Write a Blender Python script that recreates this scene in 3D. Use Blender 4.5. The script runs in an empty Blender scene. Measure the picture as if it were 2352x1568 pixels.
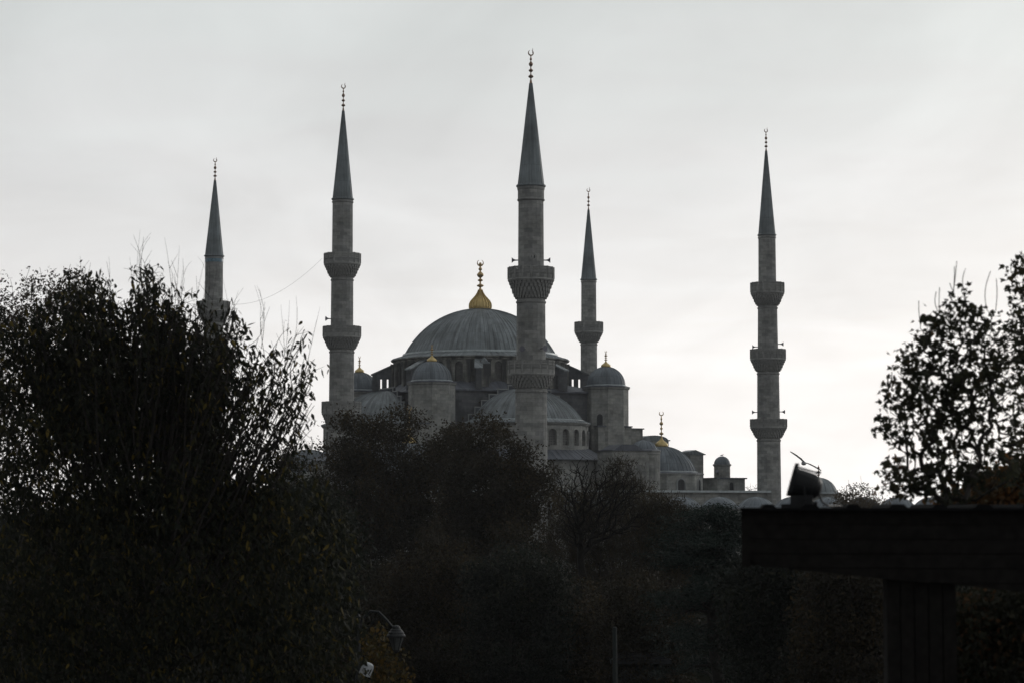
import bpy, math, random
import numpy as np
from mathutils import Vector, Matrix

# ------------------------------------------------------------------ camera
SC = bpy.context.scene
COL = SC.collection
FPX, CX, CY, HOR = 5005.0, 1176.0, 784.0, 1165.0      # focal length and centre on a 2352 px wide picture
EYE = 7.2
PITCH = math.atan((HOR - CY) / FPX)
cam = bpy.data.cameras.new('camera')
cam.sensor_width = 36.0
cam.lens = 36.0 * FPX / 2352.0
cam.clip_start, cam.clip_end = 0.5, 20000
cam.dof.use_dof = True
cam.dof.focus_distance = 320
cam.dof.aperture_fstop = 3.5
camo = bpy.data.objects.new('camera', cam)
camo.location = (0, 0, EYE)
camo.rotation_euler = (math.pi / 2 + PITCH, 0, 0)
COL.objects.link(camo)
SC.camera = camo

# ------------------------------------------------------------------ view
SC.view_settings.view_transform = 'Standard'
SC.view_settings.look = 'None'
SC.view_settings.exposure = 0.0
SC.view_settings.gamma = 1.0
SC.cycles.max_bounces = 6
SC.cycles.diffuse_bounces = 3

# ------------------------------------------------------------------ sky
SUN_AZ, SUN_EL = math.radians(38), math.radians(9)
SDIR = Vector((math.sin(SUN_AZ) * math.cos(SUN_EL), math.cos(SUN_AZ) * math.cos(SUN_EL), math.sin(SUN_EL)))
W = bpy.data.worlds.new('World')
SC.world = W
W.use_nodes = True


class NT:
    """small node-tree helper"""
    def __init__(s, tree):
        s.t = tree
        s.n = tree.nodes
        s.l = tree.links

    def node(s, kind, **kw):
        n = s.n.new(kind)
        for k, v in kw.items():
            setattr(n, k, v)
        return n

    def put(s, sock, v):
        if isinstance(v, bpy.types.NodeSocket):
            s.l.new(v, sock)
        elif isinstance(v, (tuple, list)) and len(v) == 3 and sock.type == 'RGBA':
            sock.default_value = (*v, 1)
        else:
            sock.default_value = v

    def math(s, op, a, b=0.0, c=0.0):
        n = s.node('ShaderNodeMath', operation=op)
        s.put(n.inputs[0], a)
        s.put(n.inputs[1], b)
        s.put(n.inputs[2], c)
        return n.outputs[0]

    def vmath(s, op, a, b=(0, 0, 0)):
        n = s.node('ShaderNodeVectorMath', operation=op)
        s.put(n.inputs[0], a)
        s.put(n.inputs[1], b)
        return n.outputs[1] if op == 'DOT_PRODUCT' else n.outputs[0]

    def ramp(s, fac, stops, interp='LINEAR'):
        n = s.node('ShaderNodeValToRGB')
        r = n.color_ramp
        r.interpolation = interp
        while len(r.elements) < len(stops):
            r.elements.new(0.5)
        for e, (p, c) in zip(r.elements, stops):
            e.position = p
            e.color = (c, c, c, 1) if not isinstance(c, (tuple, list)) else (*c, 1)
        s.put(n.inputs[0], fac)
        return n.outputs[0]

    def mix(s, fac, a, b, blend='MIX'):
        n = s.node('ShaderNodeMix', data_type='RGBA', blend_type=blend)
        s.put(n.inputs[0], fac)
        s.put(n.inputs[6], a)
        s.put(n.inputs[7], b)
        return n.outputs[2]

    def noise(s, vec, scale, detail=3, rough=0.55, dist=0.0):
        n = s.node('ShaderNodeTexNoise')
        n.inputs['Scale'].default_value = scale
        n.inputs['Detail'].default_value = detail
        n.inputs['Roughness'].default_value = rough
        n.inputs['Distortion'].default_value = dist
        s.put(n.inputs['Vector'], vec)
        return n.outputs[0]

    def mapping(s, vec, scale=(1, 1, 1), loc=(0, 0, 0), rot=(0, 0, 0)):
        n = s.node('ShaderNodeMapping')
        n.inputs['Scale'].default_value = scale
        n.inputs['Location'].default_value = loc
        n.inputs['Rotation'].default_value = rot
        s.put(n.inputs['Vector'], vec)
        return n.outputs[0]


def build_sky():
    t = NT(W.node_tree)
    t.n.clear()
    out = t.node('ShaderNodeOutputWorld')
    bg = t.node('ShaderNodeBackground')
    sky = t.node('ShaderNodeTexSky', sky_type='NISHITA', sun_disc=False)
    sky.sun_elevation, sky.sun_rotation = SUN_EL, SUN_AZ
    sky.dust_density = 3.0
    clear = t.vmath('MULTIPLY', sky.outputs[0], (0.1, 0.1, 0.1))
    d = t.vmath('NORMALIZE', t.node('ShaderNodeTexCoord').outputs['Generated'])
    sep = t.node('ShaderNodeSeparateXYZ')
    t.put(sep.inputs[0], d)
    z = sep.outputs[2]
    zz = t.math('MAXIMUM', z, 0.0)
    # stratus sheet: brighter low down, brightest where the hidden sun stands
    el = t.ramp(zz, [(0.0, 1.04), (0.04, 0.99), (0.063, 0.94), (0.085, 0.87), (0.105, 0.79), (0.13, 0.735), (0.18, 0.675), (0.24, 0.63), (0.6, 0.55)])
    dot = t.vmath('DOT_PRODUCT', d, tuple(SDIR))
    az = t.ramp(t.math('MULTIPLY_ADD', dot, 0.5, 0.5),
                [(0.0, 0.20), (0.5, 0.31), (0.75, 0.455), (0.835, 0.472), (0.90, 0.497), (0.96, 0.525), (1.0, 0.60)])
    az = t.math('MULTIPLY', az, 2.0)
    den = t.math('ADD', zz, 0.16)
    flat = t.node('ShaderNodeCombineXYZ')
    t.put(flat.inputs[0], t.math('DIVIDE', sep.outputs[0], den))
    t.put(flat.inputs[1], t.math('DIVIDE', sep.outputs[1], den))
    t.put(flat.inputs[2], 0.0)
    v1 = t.mapping(flat.outputs[0], scale=(2.0, 0.95, 1), rot=(0, 0, 0.45), loc=(3.1, 0.7, 0))
    n1 = t.noise(v1, 1.2, 6, 0.52, 0.9)
    v2 = t.mapping(flat.outputs[0], scale=(1.6, 2.6, 1), rot=(0, 0, -0.25), loc=(1.3, 5.2, 2))
    n2 = t.noise(v2, 2.0, 4, 0.5, 0.5)
    cl = t.math('ADD', t.math('MULTIPLY', t.math('SUBTRACT', n1, 0.5), 0.36), t.math('MULTIPLY', t.math('SUBTRACT', n2, 0.5), 0.12))
    lum = t.math('MULTIPLY', t.math('MULTIPLY', el, az), t.math('ADD', cl, 1.0))
    warm = t.ramp(t.math('ADD', zz, t.math('MULTIPLY', t.math('SUBTRACT', n2, 0.5), 0.10)),
                  [(0.0, (1.0, 0.975, 0.95)), (0.05, (1.0, 0.976, 0.958)), (0.10, (1.0, 0.99, 0.983)), (0.15, (0.997, 1.0, 1.0)), (0.22, (0.965, 1.0, 0.993))])
    vm = t.node('ShaderNodeVectorMath', operation='SCALE')
    t.put(vm.inputs[0], warm)
    t.put(vm.inputs['Scale'], lum)
    col = t.mix(0.96, clear, vm.outputs[0])
    t.put(bg.inputs['Color'], col)
    bg.inputs['Strength'].default_value = 1.17
    t.l.new(bg.outputs[0], out.inputs[0])


build_sky()
sun = bpy.data.lights.new('sun', 'SUN')
sun.energy = 0.6
sun.angle = math.radians(14)
sun.color = (1.0, 0.95, 0.89)
suno = bpy.data.objects.new('sun', sun)
suno.rotation_euler = SDIR.to_track_quat('Z', 'Y').to_euler()
COL.objects.link(suno)


# ------------------------------------------------------------------ helpers
def P(x, y, Y):
    """point at distance Y along the view that shows at (x, y) of the 2352 px picture"""
    a, b = (x - CX) / FPX, (CY - y) / FPX
    ct, st = math.cos(PITCH), math.sin(PITCH)
    d = Vector((a, ct - b * st, st + b * ct))
    k = Y / d.y
    return Vector((d.x * k, Y, EYE + d.z * k))


def Zp(y, Y):
    return P(CX, y, Y).z


def Wd(px, y, Y):
    return px / FPX * (Y * math.cos(PITCH) + (Zp(y, Y) - EYE) * math.sin(PITCH))


class MB:
    def __init__(s):
        s.v, s.f, s.uv, s.m = [], [], [], []
        s.M = Matrix.Identity(4)

    def face(s, pts, uvs=None, mat=0):
        i = len(s.v)
        pts = [s.M @ Vector(p) for p in pts]
        s.v += [tuple(p) for p in pts]
        s.f.append(tuple(range(i, i + len(pts))))
        if uvs is None:
            n = Vector((0, 0, 0))
            for k in range(len(pts)):
                n += (pts[k] - pts[0]).cross(pts[(k + 1) % len(pts)] - pts[0])
            n = n.normalized() if n.length > 1e-9 else Vector((0, 0, 1))
            if abs(n.z) > 0.8:
                uvs = [(p.x, p.y) for p in pts]
            else:
                tx = Vector((-n.y, n.x, 0)).normalized()
                uvs = [(p.dot(tx), p.z) for p in pts]
        s.uv.append(uvs)
        s.m.append(mat)

    def box(s, c, size, rz=0.0, mat=0, bottom=True):
        cx, cy, cz = c
        hx, hy, hz = size[0] / 2, size[1] / 2, size[2] / 2
        R = Matrix.Rotation(rz, 4, 'Z')
        q = [Vector((cx, cy, cz)) + (R @ Vector((sx * hx, sy * hy, sz * hz)))
             for sz in (-1, 1) for sx, sy in ((-1, -1), (1, -1), (1, 1), (-1, 1))]
        for f in ((0, 1, 5, 4), (1, 2, 6, 5), (2, 3, 7, 6), (3, 0, 4, 7), (4, 5, 6, 7)) + (((3, 2, 1, 0),) if bottom else ()):
            s.face([q[i] for i in f], mat=mat)

    def beam(s, a, b, w, h, mat=0, up=(0, 0, 1)):
        a, b = Vector(a), Vector(b)
        d = (b - a).normalized()
        up = Vector(up)
        if abs(d.dot(up)) > 0.98:
            up = Vector((1, 0, 0))
        sx = d.cross(up).normalized() * w / 2
        sz = sx.cross(d).normalized() * h / 2
        q = [p + i * sx + j * sz for p in (a, b) for i, j in ((-1, -1), (1, -1), (1, 1), (-1, 1))]
        for f in ((0, 1, 5, 4), (1, 2, 6, 5), (2, 3, 7, 6), (3, 0, 4, 7), (3, 2, 1, 0), (4, 5, 6, 7)):
            s.face([q[i] for i in f], mat=mat)

    def lathe(s, prof, seg=24, c=(0, 0), ph=0.0, a0=0.0, a1=2 * math.pi, mat=0, rib=0, ribh=0.05, cap=False, uvr=None):
        """turn (r, z) pairs about the upright axis through c; rib = number of standing seams"""
        n = rib * 4 if rib else seg
        full = abs(a1 - a0 - 2 * math.pi) < 1e-6
        rm = uvr if uvr else max(r for r, z in prof)
        L = [0.0]
        for k in range(1, len(prof)):
            L.append(L[-1] + math.hypot(prof[k][0] - prof[k - 1][0], prof[k][1] - prof[k - 1][1]))
        ang, off = [], []
        for i in range(n + 1):
            if rib:
                q, m = divmod(i, 4)
                fr = (q + (0.0, 0.42, 0.5, 0.58)[m]) / rib
                ang.append(a0 + (a1 - a0) * fr)
                off.append(ribh if m == 2 else 0.0)
            else:
                ang.append(a0 + (a1 - a0) * i / n)
                off.append(0.0)
        i0 = len(s.v)
        rmax = max(r for r, z in prof)
        for k, (r, z) in enumerate(prof):
            for i in range(n + 1):
                rr = r + off[i] * min(1.0, r / (0.25 * rmax))
                a = ang[i] + ph
                s.v.append(tuple(s.M @ Vector((c[0] + rr * math.cos(a), c[1] + rr * math.sin(a), z + off[i] * 0.5))))
        for k in range(len(prof) - 1):
            for i in range(n):
                a = i0 + k * (n + 1) + i
                b = a + n + 1
                s.f.append((a, a + 1, b + 1, b))
                s.uv.append([(ang[i] * rm, L[k]), (ang[i + 1] * rm, L[k]), (ang[i + 1] * rm, L[k + 1]), (ang[i] * rm, L[k + 1])])
                s.m.append(mat)
        if cap:
            for k, rev in ((0, True), (len(prof) - 1, False)):
                r, z = prof[k]
                if r > 0.01:
                    p = [(c[0] + r * math.cos(a + ph), c[1] + r * math.sin(a + ph), z) for a in ang[:n if full else n + 1]]
                    s.face(p[::-1] if rev else p, mat=mat)

    def prism(s, pts, y0, y1, mat=0):
        """outline in x, z pushed from y0 to y1"""
        a = [(x, y0, z) for x, z in pts]
        b = [(x, y1, z) for x, z in pts]
        s.face(a, mat=mat)
        s.face(b[::-1], mat=mat)
        for i in range(len(pts)):
            j = (i + 1) % len(pts)
            s.face([a[j], a[i], b[i], b[j]], mat=mat)

    def tube(s, pts, r, seg=6, mat=0):
        pts = [Vector(p) for p in pts]
        rs = r if isinstance(r, (list, tuple)) else [r] * len(pts)
        rings = []
        for k, p in enumerate(pts):
            d = (pts[min(k + 1, len(pts) - 1)] - pts[max(k - 1, 0)]).normalized()
            u = d.cross(Vector((0, 0, 1)))
            if u.length < 1e-3:
                u = Vector((1, 0, 0))
            u.normalize()
            w = d.cross(u)
            rings.append([p + rs[k] * (math.cos(2 * math.pi * i / seg) * u + math.sin(2 * math.pi * i / seg) * w) for i in range(seg)])
        for k in range(len(pts) - 1):
            for i in range(seg):
                j = (i + 1) % seg
                s.face([rings[k][i], rings[k + 1][i], rings[k + 1][j], rings[k][j]], mat=mat)
        s.face(rings[0], mat=mat)
        s.face(rings[-1][::-1], mat=mat)

    def build(s, name, mats, parent=None, smooth=False, loc=None, rz=0.0):
        me = bpy.data.meshes.new(name)
        me.from_pydata(s.v, [], s.f)
        uvl = me.uv_layers.new(name='UVMap')
        flat = np.array([c for f in s.uv for q in f for c in q], dtype=np.float32)
        uvl.data.foreach_set('uv', flat)
        for m in (mats if isinstance(mats, (list, tuple)) else [mats]):
            me.materials.append(m)
        me.polygons.foreach_set('material_index', np.array(s.m, dtype=np.int32))
        if smooth:
            me.polygons.foreach_set('use_smooth', np.ones(len(s.f), dtype=bool))
            if hasattr(me, 'set_sharp_from_angle'):
                me.set_sharp_from_angle(angle=math.radians(38))
        me.update()
        o = bpy.data.objects.new(name, me)
        COL.objects.link(o)
        if parent is not None:
            o.parent = parent
        if loc is not None:
            o.location = loc
            o.rotation_euler = (0, 0, rz)
        return o


def tag(o, label=None, cat=None, group=None, kind=None):
    for k, v in (('label', label), ('category', cat), ('group', group), ('kind', kind)):
        if v:
            o[k] = v
    return o


def empty(name, loc, rz=0.0):
    o = bpy.data.objects.new(name, None)
    o.location = loc
    o.rotation_euler = (0, 0, rz)
    o.empty_display_size = 0.3
    COL.objects.link(o)
    return o


# ------------------------------------------------------------------ materials
def material(name):
    m = bpy.data.materials.new(name)
    m.use_nodes = True
    t = NT(m.node_tree)
    b = t.n['Principled BSDF']
    return m, t, b


def stone(name, c1, c2, bw=0.95, rh=0.46, stain=0.5, seed=0.0, lo=0.50, hi=0.66):
    m, t, b = material(name)
    tc = t.node('ShaderNodeTexCoord')
    uv = tc.outputs['UV']
    br = t.node('ShaderNodeTexBrick')
    br.inputs['Scale'].default_value = 1.0
    br.inputs['Brick Width'].default_value = bw
    br.inputs['Row Height'].default_value = rh
    br.inputs['Mortar Size'].default_value = 0.012
    br.inputs['Bias'].default_value = 0.0
    t.put(br.inputs['Color1'], c1)
    t.put(br.inputs['Color2'], c2)
    t.put(br.inputs['Mortar'], tuple(c * 0.6 for c in c1))
    t.put(br.inputs['Vector'], uv)
    big = t.noise(t.mapping(uv, scale=(0.35, 0.6, 1), loc=(seed, seed, 0)), 1.0, 4, 0.6)
    col = t.mix(1.0, br.outputs[0], t.ramp(big, [(0.3, 0.62), (0.5, 0.95), (0.72, 1.2)]), 'MULTIPLY')
    # rain streaks and soot
    st = t.noise(t.mapping(uv, scale=(0.55, 0.13, 1), loc=(seed * 2, 0, 0)), 1.0, 3, 0.55)
    col = t.mix(t.math('MULTIPLY', t.ramp(st, [(lo, 0.0), (hi, 1.0)]), stain), col, (0.045, 0.048, 0.052))
    gr = t.noise(tc.outputs['Object'], 3.0, 4, 0.6)
    col = t.mix(1.0, col, t.ramp(gr, [(0.3, 0.86), (0.7, 1.1)]), 'MULTIPLY')
    t.put(b.inputs['Base Color'], col)
    b.inputs['Roughness'].default_value = 0.95
    b.inputs['Specular IOR Level'].default_value = 0.25
    bp = t.node('ShaderNodeBump')
    bp.inputs['Strength'].default_value = 0.2
    bp.inputs['Distance'].default_value = 0.05
    t.put(bp.inputs['Height'], t.math('ADD', br.outputs['Fac'], t.math('MULTIPLY', gr, -0.6)))
    t.l.new(bp.outputs[0], b.inputs['Normal'])
    return m


def lead(name, c1, c2, pw=0.7, ph=1.6, rough=0.48, streak=0.6):
    m, t, b = material(name)
    tc = t.node('ShaderNodeTexCoord')
    uv = tc.outputs['UV']
    br = t.node('ShaderNodeTexBrick')
    br.inputs['Scale'].default_value = 1.0
    br.inputs['Brick Width'].default_value = pw
    br.inputs['Row Height'].default_value = ph
    br.inputs['Mortar Size'].default_value = 0.02
    t.put(br.inputs['Color1'], c1)
    t.put(br.inputs['Color2'], c2)
    t.put(br.inputs['Mortar'], tuple(c * 0.55 for c in c1))
    t.put(br.inputs['Vector'], uv)
    st = t.noise(t.mapping(uv, scale=(1.0, 0.07, 1)), 1.5, 4, 0.7)
    col = t.mix(t.math('MULTIPLY', t.ramp(st, [(0.46, 0.0), (0.7, 1.0)]), streak), br.outputs[0], tuple(c * 0.3 for c in c1))
    big = t.noise(tc.outputs['Object'], 0.35, 4, 0.65)
    col = t.mix(1.0, col, t.ramp(big, [(0.3, 0.62), (0.7, 1.25)]), 'MULTIPLY')
    t.put(b.inputs['Base Color'], col)
    b.inputs['Metallic'].default_value = 0.25
    t.put(b.inputs['Roughness'], t.ramp(st, [(0.3, rough), (0.8, min(1, rough + 0.3))]))
    return m


def plain(name, col, rough=0.6, metal=0.0, var=0.25, scale=6.0, spec=0.35):
    m, t, b = material(name)
    tc = t.node('ShaderNodeTexCoord')
    n = t.noise(tc.outputs['Object'], scale, 4, 0.6)
    t.put(b.inputs['Base Color'], t.mix(1.0, col, t.ramp(n, [(0.3, 1 - var), (0.7, 1 + var)]), 'MULTIPLY'))
    b.inputs['Roughness'].default_value = rough
    b.inputs['Specular IOR Level'].default_value = spec
    b.inputs['Metallic'].default_value = metal
    return m


def leaf_mat(name, stops, trans=0.3):
    m, t, b = material(name)
    at = t.node('ShaderNodeAttribute', attribute_name='tone')
    col = t.ramp(at.outputs['Fac'], stops)
    t.put(b.inputs['Base Color'], col)
    b.inputs['Roughness'].default_value = 0.7
    b.inputs['Specular IOR Level'].default_value = 0.15
    tr = t.node('ShaderNodeBsdfTranslucent')
    t.put(tr.inputs['Color'], col)
    mx = t.node('ShaderNodeMixShader')
    mx.inputs[0].default_value = trans
    t.l.new(b.outputs[0], mx.inputs[1])
    t.l.new(tr.outputs[0], mx.inputs[2])
    t.l.new(mx.outputs[0], t.n['Material Output'].inputs[0])
    return m


M = {}
M['minaret'] = stone('minaret_stone', (0.315, 0.318, 0.308), (0.20, 0.204, 0.206), stain=0.3)
M['wall'] = stone('wall_stone', (0.31, 0.312, 0.295), (0.225, 0.23, 0.228), stain=0.45, seed=3.3)
M['drum'] = stone('drum_stone', (0.29, 0.29, 0.27), (0.23, 0.23, 0.215), stain=0.9, seed=7.7, lo=0.44, hi=0.58)
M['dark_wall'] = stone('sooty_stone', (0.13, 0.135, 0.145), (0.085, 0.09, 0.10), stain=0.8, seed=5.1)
M['lead'] = lead('dome_lead', (0.205, 0.23, 0.246), (0.15, 0.17, 0.185), pw=0.77, ph=1.9, streak=0.85)
M['lead_dark'] = lead('roof_lead', (0.115, 0.125, 0.15), (0.085, 0.095, 0.12), pw=0.9, ph=2.2)
M['spire'] = lead('spire_lead', (0.168, 0.195, 0.21), (0.148, 0.173, 0.188), pw=0.75, ph=2.9, streak=0.45, rough=0.55)
M['gold'] = plain('gilt_copper', (0.50, 0.38, 0.17), 0.45, 0.6, 0.2, 2.0)
M['copper'] = plain('tarnished_copper', (0.23, 0.15, 0.11), 0.45, 0.6, 0.3, 2.0)
M['glass'] = plain('window_dark', (0.03, 0.033, 0.038), 0.4, 0, 0.5, 1.5)
M['pane'] = plain('stained_pane', (0.10, 0.10, 0.10), 0.6, 0, 0.4, 1.5)
M['rim'] = plain('pale_edge', (0.22, 0.23, 0.235), 0.7, 0, 0.2, 1.0)
M['tile'] = plain('blue_tile', (0.10, 0.17, 0.22), 0.4, 0, 0.4, 4.0)
M['metal'] = plain('dark_metal', (0.02, 0.022, 0.025), 0.5, 0.1, 0.3, spec=0.25)
M['horn'] = plain('grey_horn', (0.12, 0.12, 0.15), 0.5, 0.1, 0.2)
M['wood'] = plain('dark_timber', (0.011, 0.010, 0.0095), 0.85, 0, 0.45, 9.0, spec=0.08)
M['bark'] = plain('bark', (0.05, 0.042, 0.036), 0.9, 0, 0.4, 7.0)
M['bark_dark'] = plain('bark_dark', (0.028, 0.024, 0.022), 0.9, 0, 0.4, 7.0)
M['white'] = plain('grey_white_paint', (0.40, 0.42, 0.45), 0.45, 0, 0.08)
M['cream'] = plain('cream_paint', (0.03, 0.036, 0.036), 0.7, 0, 0.2, 1.5, spec=0.1)
M['gull'] = plain('gull_feather', (0.30, 0.30, 0.32), 0.8, 0, 0.3, 5.0)
M['bark_black'] = plain('bark_near_black', (0.012, 0.011, 0.010), 0.9, 0, 0.4, 7.0, spec=0.1)  # near-black bark tone, darkest of the three barks, for the leafless tree
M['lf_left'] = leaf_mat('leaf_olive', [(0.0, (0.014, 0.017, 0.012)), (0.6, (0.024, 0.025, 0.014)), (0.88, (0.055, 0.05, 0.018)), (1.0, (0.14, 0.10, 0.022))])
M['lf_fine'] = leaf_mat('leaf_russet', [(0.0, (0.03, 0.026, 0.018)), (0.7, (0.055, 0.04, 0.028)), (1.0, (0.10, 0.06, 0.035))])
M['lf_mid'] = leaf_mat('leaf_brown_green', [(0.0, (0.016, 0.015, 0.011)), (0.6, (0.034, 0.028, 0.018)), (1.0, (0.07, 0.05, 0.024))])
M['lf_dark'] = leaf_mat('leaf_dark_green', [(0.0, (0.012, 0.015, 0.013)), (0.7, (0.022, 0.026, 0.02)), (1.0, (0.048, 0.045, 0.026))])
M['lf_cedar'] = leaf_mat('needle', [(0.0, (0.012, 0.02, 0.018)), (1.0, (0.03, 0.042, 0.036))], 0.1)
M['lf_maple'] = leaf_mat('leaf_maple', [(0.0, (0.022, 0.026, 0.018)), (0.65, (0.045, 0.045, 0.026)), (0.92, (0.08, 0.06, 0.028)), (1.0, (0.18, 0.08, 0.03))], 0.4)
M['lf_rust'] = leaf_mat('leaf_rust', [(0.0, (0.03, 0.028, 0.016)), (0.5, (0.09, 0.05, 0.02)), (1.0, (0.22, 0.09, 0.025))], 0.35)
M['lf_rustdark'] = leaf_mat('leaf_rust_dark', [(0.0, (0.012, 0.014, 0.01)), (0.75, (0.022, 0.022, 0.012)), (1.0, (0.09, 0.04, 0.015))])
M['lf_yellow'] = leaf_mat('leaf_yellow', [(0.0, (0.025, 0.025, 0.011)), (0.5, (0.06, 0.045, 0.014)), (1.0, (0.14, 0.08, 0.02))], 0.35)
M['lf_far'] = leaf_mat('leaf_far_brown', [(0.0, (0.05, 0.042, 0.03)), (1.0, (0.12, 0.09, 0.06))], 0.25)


# ------------------------------------------------------------------ ground
def ground_z(y):
    k = min(1.0, max(0.0, (y - 36.0) / 22.0))
    k = k * k * (3 - 2 * k)
    return 3.6 * (1 - k)


def build_ground():
    m, t, b = material('park_ground')
    tc = t.node('ShaderNodeTexCoord')
    n = t.noise(tc.outputs['Object'], 0.15, 5, 0.6)
    n2 = t.noise(tc.outputs['Object'], 4.0, 4, 0.6)
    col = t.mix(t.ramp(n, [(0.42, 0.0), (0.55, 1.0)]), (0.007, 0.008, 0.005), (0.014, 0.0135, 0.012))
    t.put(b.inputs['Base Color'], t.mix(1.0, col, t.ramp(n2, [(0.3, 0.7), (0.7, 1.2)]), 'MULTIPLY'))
    b.inputs['Roughness'].default_value = 1.0
    b.inputs['Specular IOR Level'].default_value = 0.0
    mb = MB()
    xs = [-1190, -400, -60, -20, 0, 20, 60, 400, 1190]
    ys = [-195, -100, -20] + [36 + 2.2 * i for i in range(11)] + [90, 200, 400, 900, 1990]
    for i in range(len(xs) - 1):
        for j in range(len(ys) - 1):
            mb.face([(xs[i], ys[j], ground_z(ys[j])), (xs[i + 1], ys[j], ground_z(ys[j])),
                     (xs[i + 1], ys[j + 1], ground_z(ys[j + 1])), (xs[i], ys[j + 1], ground_z(ys[j + 1]))])
    tag(mb.build('ground', m), kind='structure')


build_ground()


# ------------------------------------------------------------------ finials
def crescent(mb, c, R, th, mat=0, ang=0.0):
    """upright crescent, open end up, in the x-z plane turned by ang"""
    ca, sa = math.cos(ang), math.sin(ang)
    n = 18
    out, inn = [], []
    for i in range(n + 1):
        a = math.radians(-248 + 316 * i / n)
        w = R * 0.36 * math.sin(math.pi * i / n) + 0.03
        out.append((math.cos(a) * R, math.sin(a) * R))
        inn.append((math.cos(a) * (R - w), math.sin(a) * (R - w) + 0.0))
    def pt(p, y):
        return (c[0] + p[0] * ca - y * sa, c[1] + p[0] * sa + y * ca, c[2] + R + p[1])
    for i in range(n):
        for y, fl in ((-th / 2, 0), (th / 2, 1)):
            q = [pt(out[i], y), pt(out[i + 1], y), pt(inn[i + 1], y), pt(inn[i], y)]
            mb.face(q[::-1] if fl else q, mat=mat)
        for A in (out, inn):
            mb.face([pt(A[i], -th / 2), pt(A[i], th / 2), pt(A[i + 1], th / 2), pt(A[i + 1], -th / 2)], mat=mat)


def finial_profile(z0, h, r, knobs, stem):
    """stack of turned knobs on a thin stem; knobs = (height fraction, radius fraction, half height fraction)"""
    prof = [(stem * 1.5, z0)]
    for f, rr, hh in knobs:
        zc = z0 + h * f
        d = h * hh
        s = stem
        prof += [(s, zc - d), (s + (r * rr - s) * 0.75, zc - d * 0.55), (r * rr, zc - d * 0.12), (r * rr, zc + d * 0.12),
                 (s + (r * rr - s) * 0.62, zc + d * 0.5), (s, zc + d)]
    return prof


# ------------------------------------------------------------------ minarets
def balcony(root, r0, r1, z_top, z_par, z_bot, rn, n=16):
    """parapet from z_top to z_par, stalactite corbel from z_par down to z_bot where the shaft has radius rn"""
    mb = MB()
    H = z_par - z_bot
    tiers = 5
    # floor slab and moulding
    mb.lathe([(r0, z_par + 0.02), (r1 * 1.0, z_par + 0.02), (r1 * 1.015, z_par - 0.12), (r1 * 0.985, z_par - 0.3), (rn * 0.9, z_par - 0.32)], 32)
    for k in range(tiers):
        f0, f1 = k / tiers, (k + 1) / tiers
        zt = z_par - 0.28 - (H - 0.28) * f0
        zb = z_par - 0.28 - (H - 0.28) * f1
        g = (1 - f0) ** 0.85
        rt = rn + (r1 * 0.965 - rn) * g
        rin = rn + (r1 * 0.965 - rn) * max(0.0, (1 - f1)) ** 0.85 - 0.02
        mb.lathe([(rin, zb - 0.02), (rin + 0.02, zt), (rt - 0.10, zt), (rt - 0.06, zt + 0.03)], 32)
        N = 30
        for i in range(N):
            a = 2 * math.pi * (i + 0.5 * (k % 2)) / N
            wa = math.pi / N * 0.66
            A, B = a - wa, a + wa
            zl = zb + (zt - zb) * 0.30
            zp = zb - (zt - zb) * (0.45 if k in (2, 3) else 0.0)
            def q(r, an, z):
                return (r * math.cos(an), r * math.sin(an), z)
            p1, p2 = q(rt, A, zt), q(rt, B, zt)
            p3, p4 = q(rt - 0.03, B, zl), q(rt - 0.03, A, zl)
            tip = q(rt - 0.09, a, zp)
            i1, i2 = q(rin - 0.05, A, zt), q(rin - 0.05, B, zt)
            i3, i4 = q(rin - 0.05, B, zl), q(rin - 0.05, A, zl)
            mb.face([p1, p4, p3, p2])
            mb.face([p4, tip, p3])
            mb.face([p1, i1, i4, p4])
            mb.face([p2, p3, i3, i2])
            mb.face([p4, i4, tip])
            mb.face([p3, tip, i3])
            mb.face([i4, i3, tip])
            mb.face([p1, p2, i2, i1])
    b = mb.build('balcony', M['minaret'], root)
    pm = MB()
    hp = z_top - z_par
    R = r1 * 0.985
    for i in range(n):
        a, a2 = 2 * math.pi * i / n, 2 * math.pi * (i + 1) / n
        A = Vector((R * math.cos(a), R * math.sin(a), 0))
        B = Vector((R * math.cos(a2), R * math.sin(a2), 0))
        d = (B - A).normalized()
        up = Vector((0, 0, 1))
        pm.beam(A + up * (z_par + 0.015), A + up * (z_top + 0.02), 0.17, 0.20)
        for f0, f1, th in ((0.0, 0.30, 0.13), (0.46, 0.54, 0.13), (0.68, 0.74, 0.13), (0.88, 1.0, 0.16)):
            z = z_par + hp * (f0 + f1) / 2
            pm.beam(A + up * z + d * 0.11, B + up * z - d * 0.11, th, hp * (f1 - f0))
        for j in range(1, 6):
            p = A.lerp(B, j / 6)
            pm.beam(p + up * (z_par + hp * 0.29), p + up * (z_par + hp * 0.885), 0.10, 0.085 * R / 2.4, up=d)
    pm.build('parapet', M['minaret'], b)
    return b


def horn(root, a, r, z, L=0.75, tilt=0.0):
    mb = MB()
    d = Vector((math.cos(a), math.sin(a), tilt)).normalized()
    o = Vector((r * math.cos(a), r * math.sin(a), z))
    p = [o - d * 0.25, o + d * L * 0.35, o + d * L * 0.6, o + d * L * 0.8, o + d * L]
    mb.tube(p, [0.06, 0.07, 0.10, 0.19, 0.34], 10)
    return mb.build('loudspeaker', M['horn'], root, smooth=True)


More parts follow.
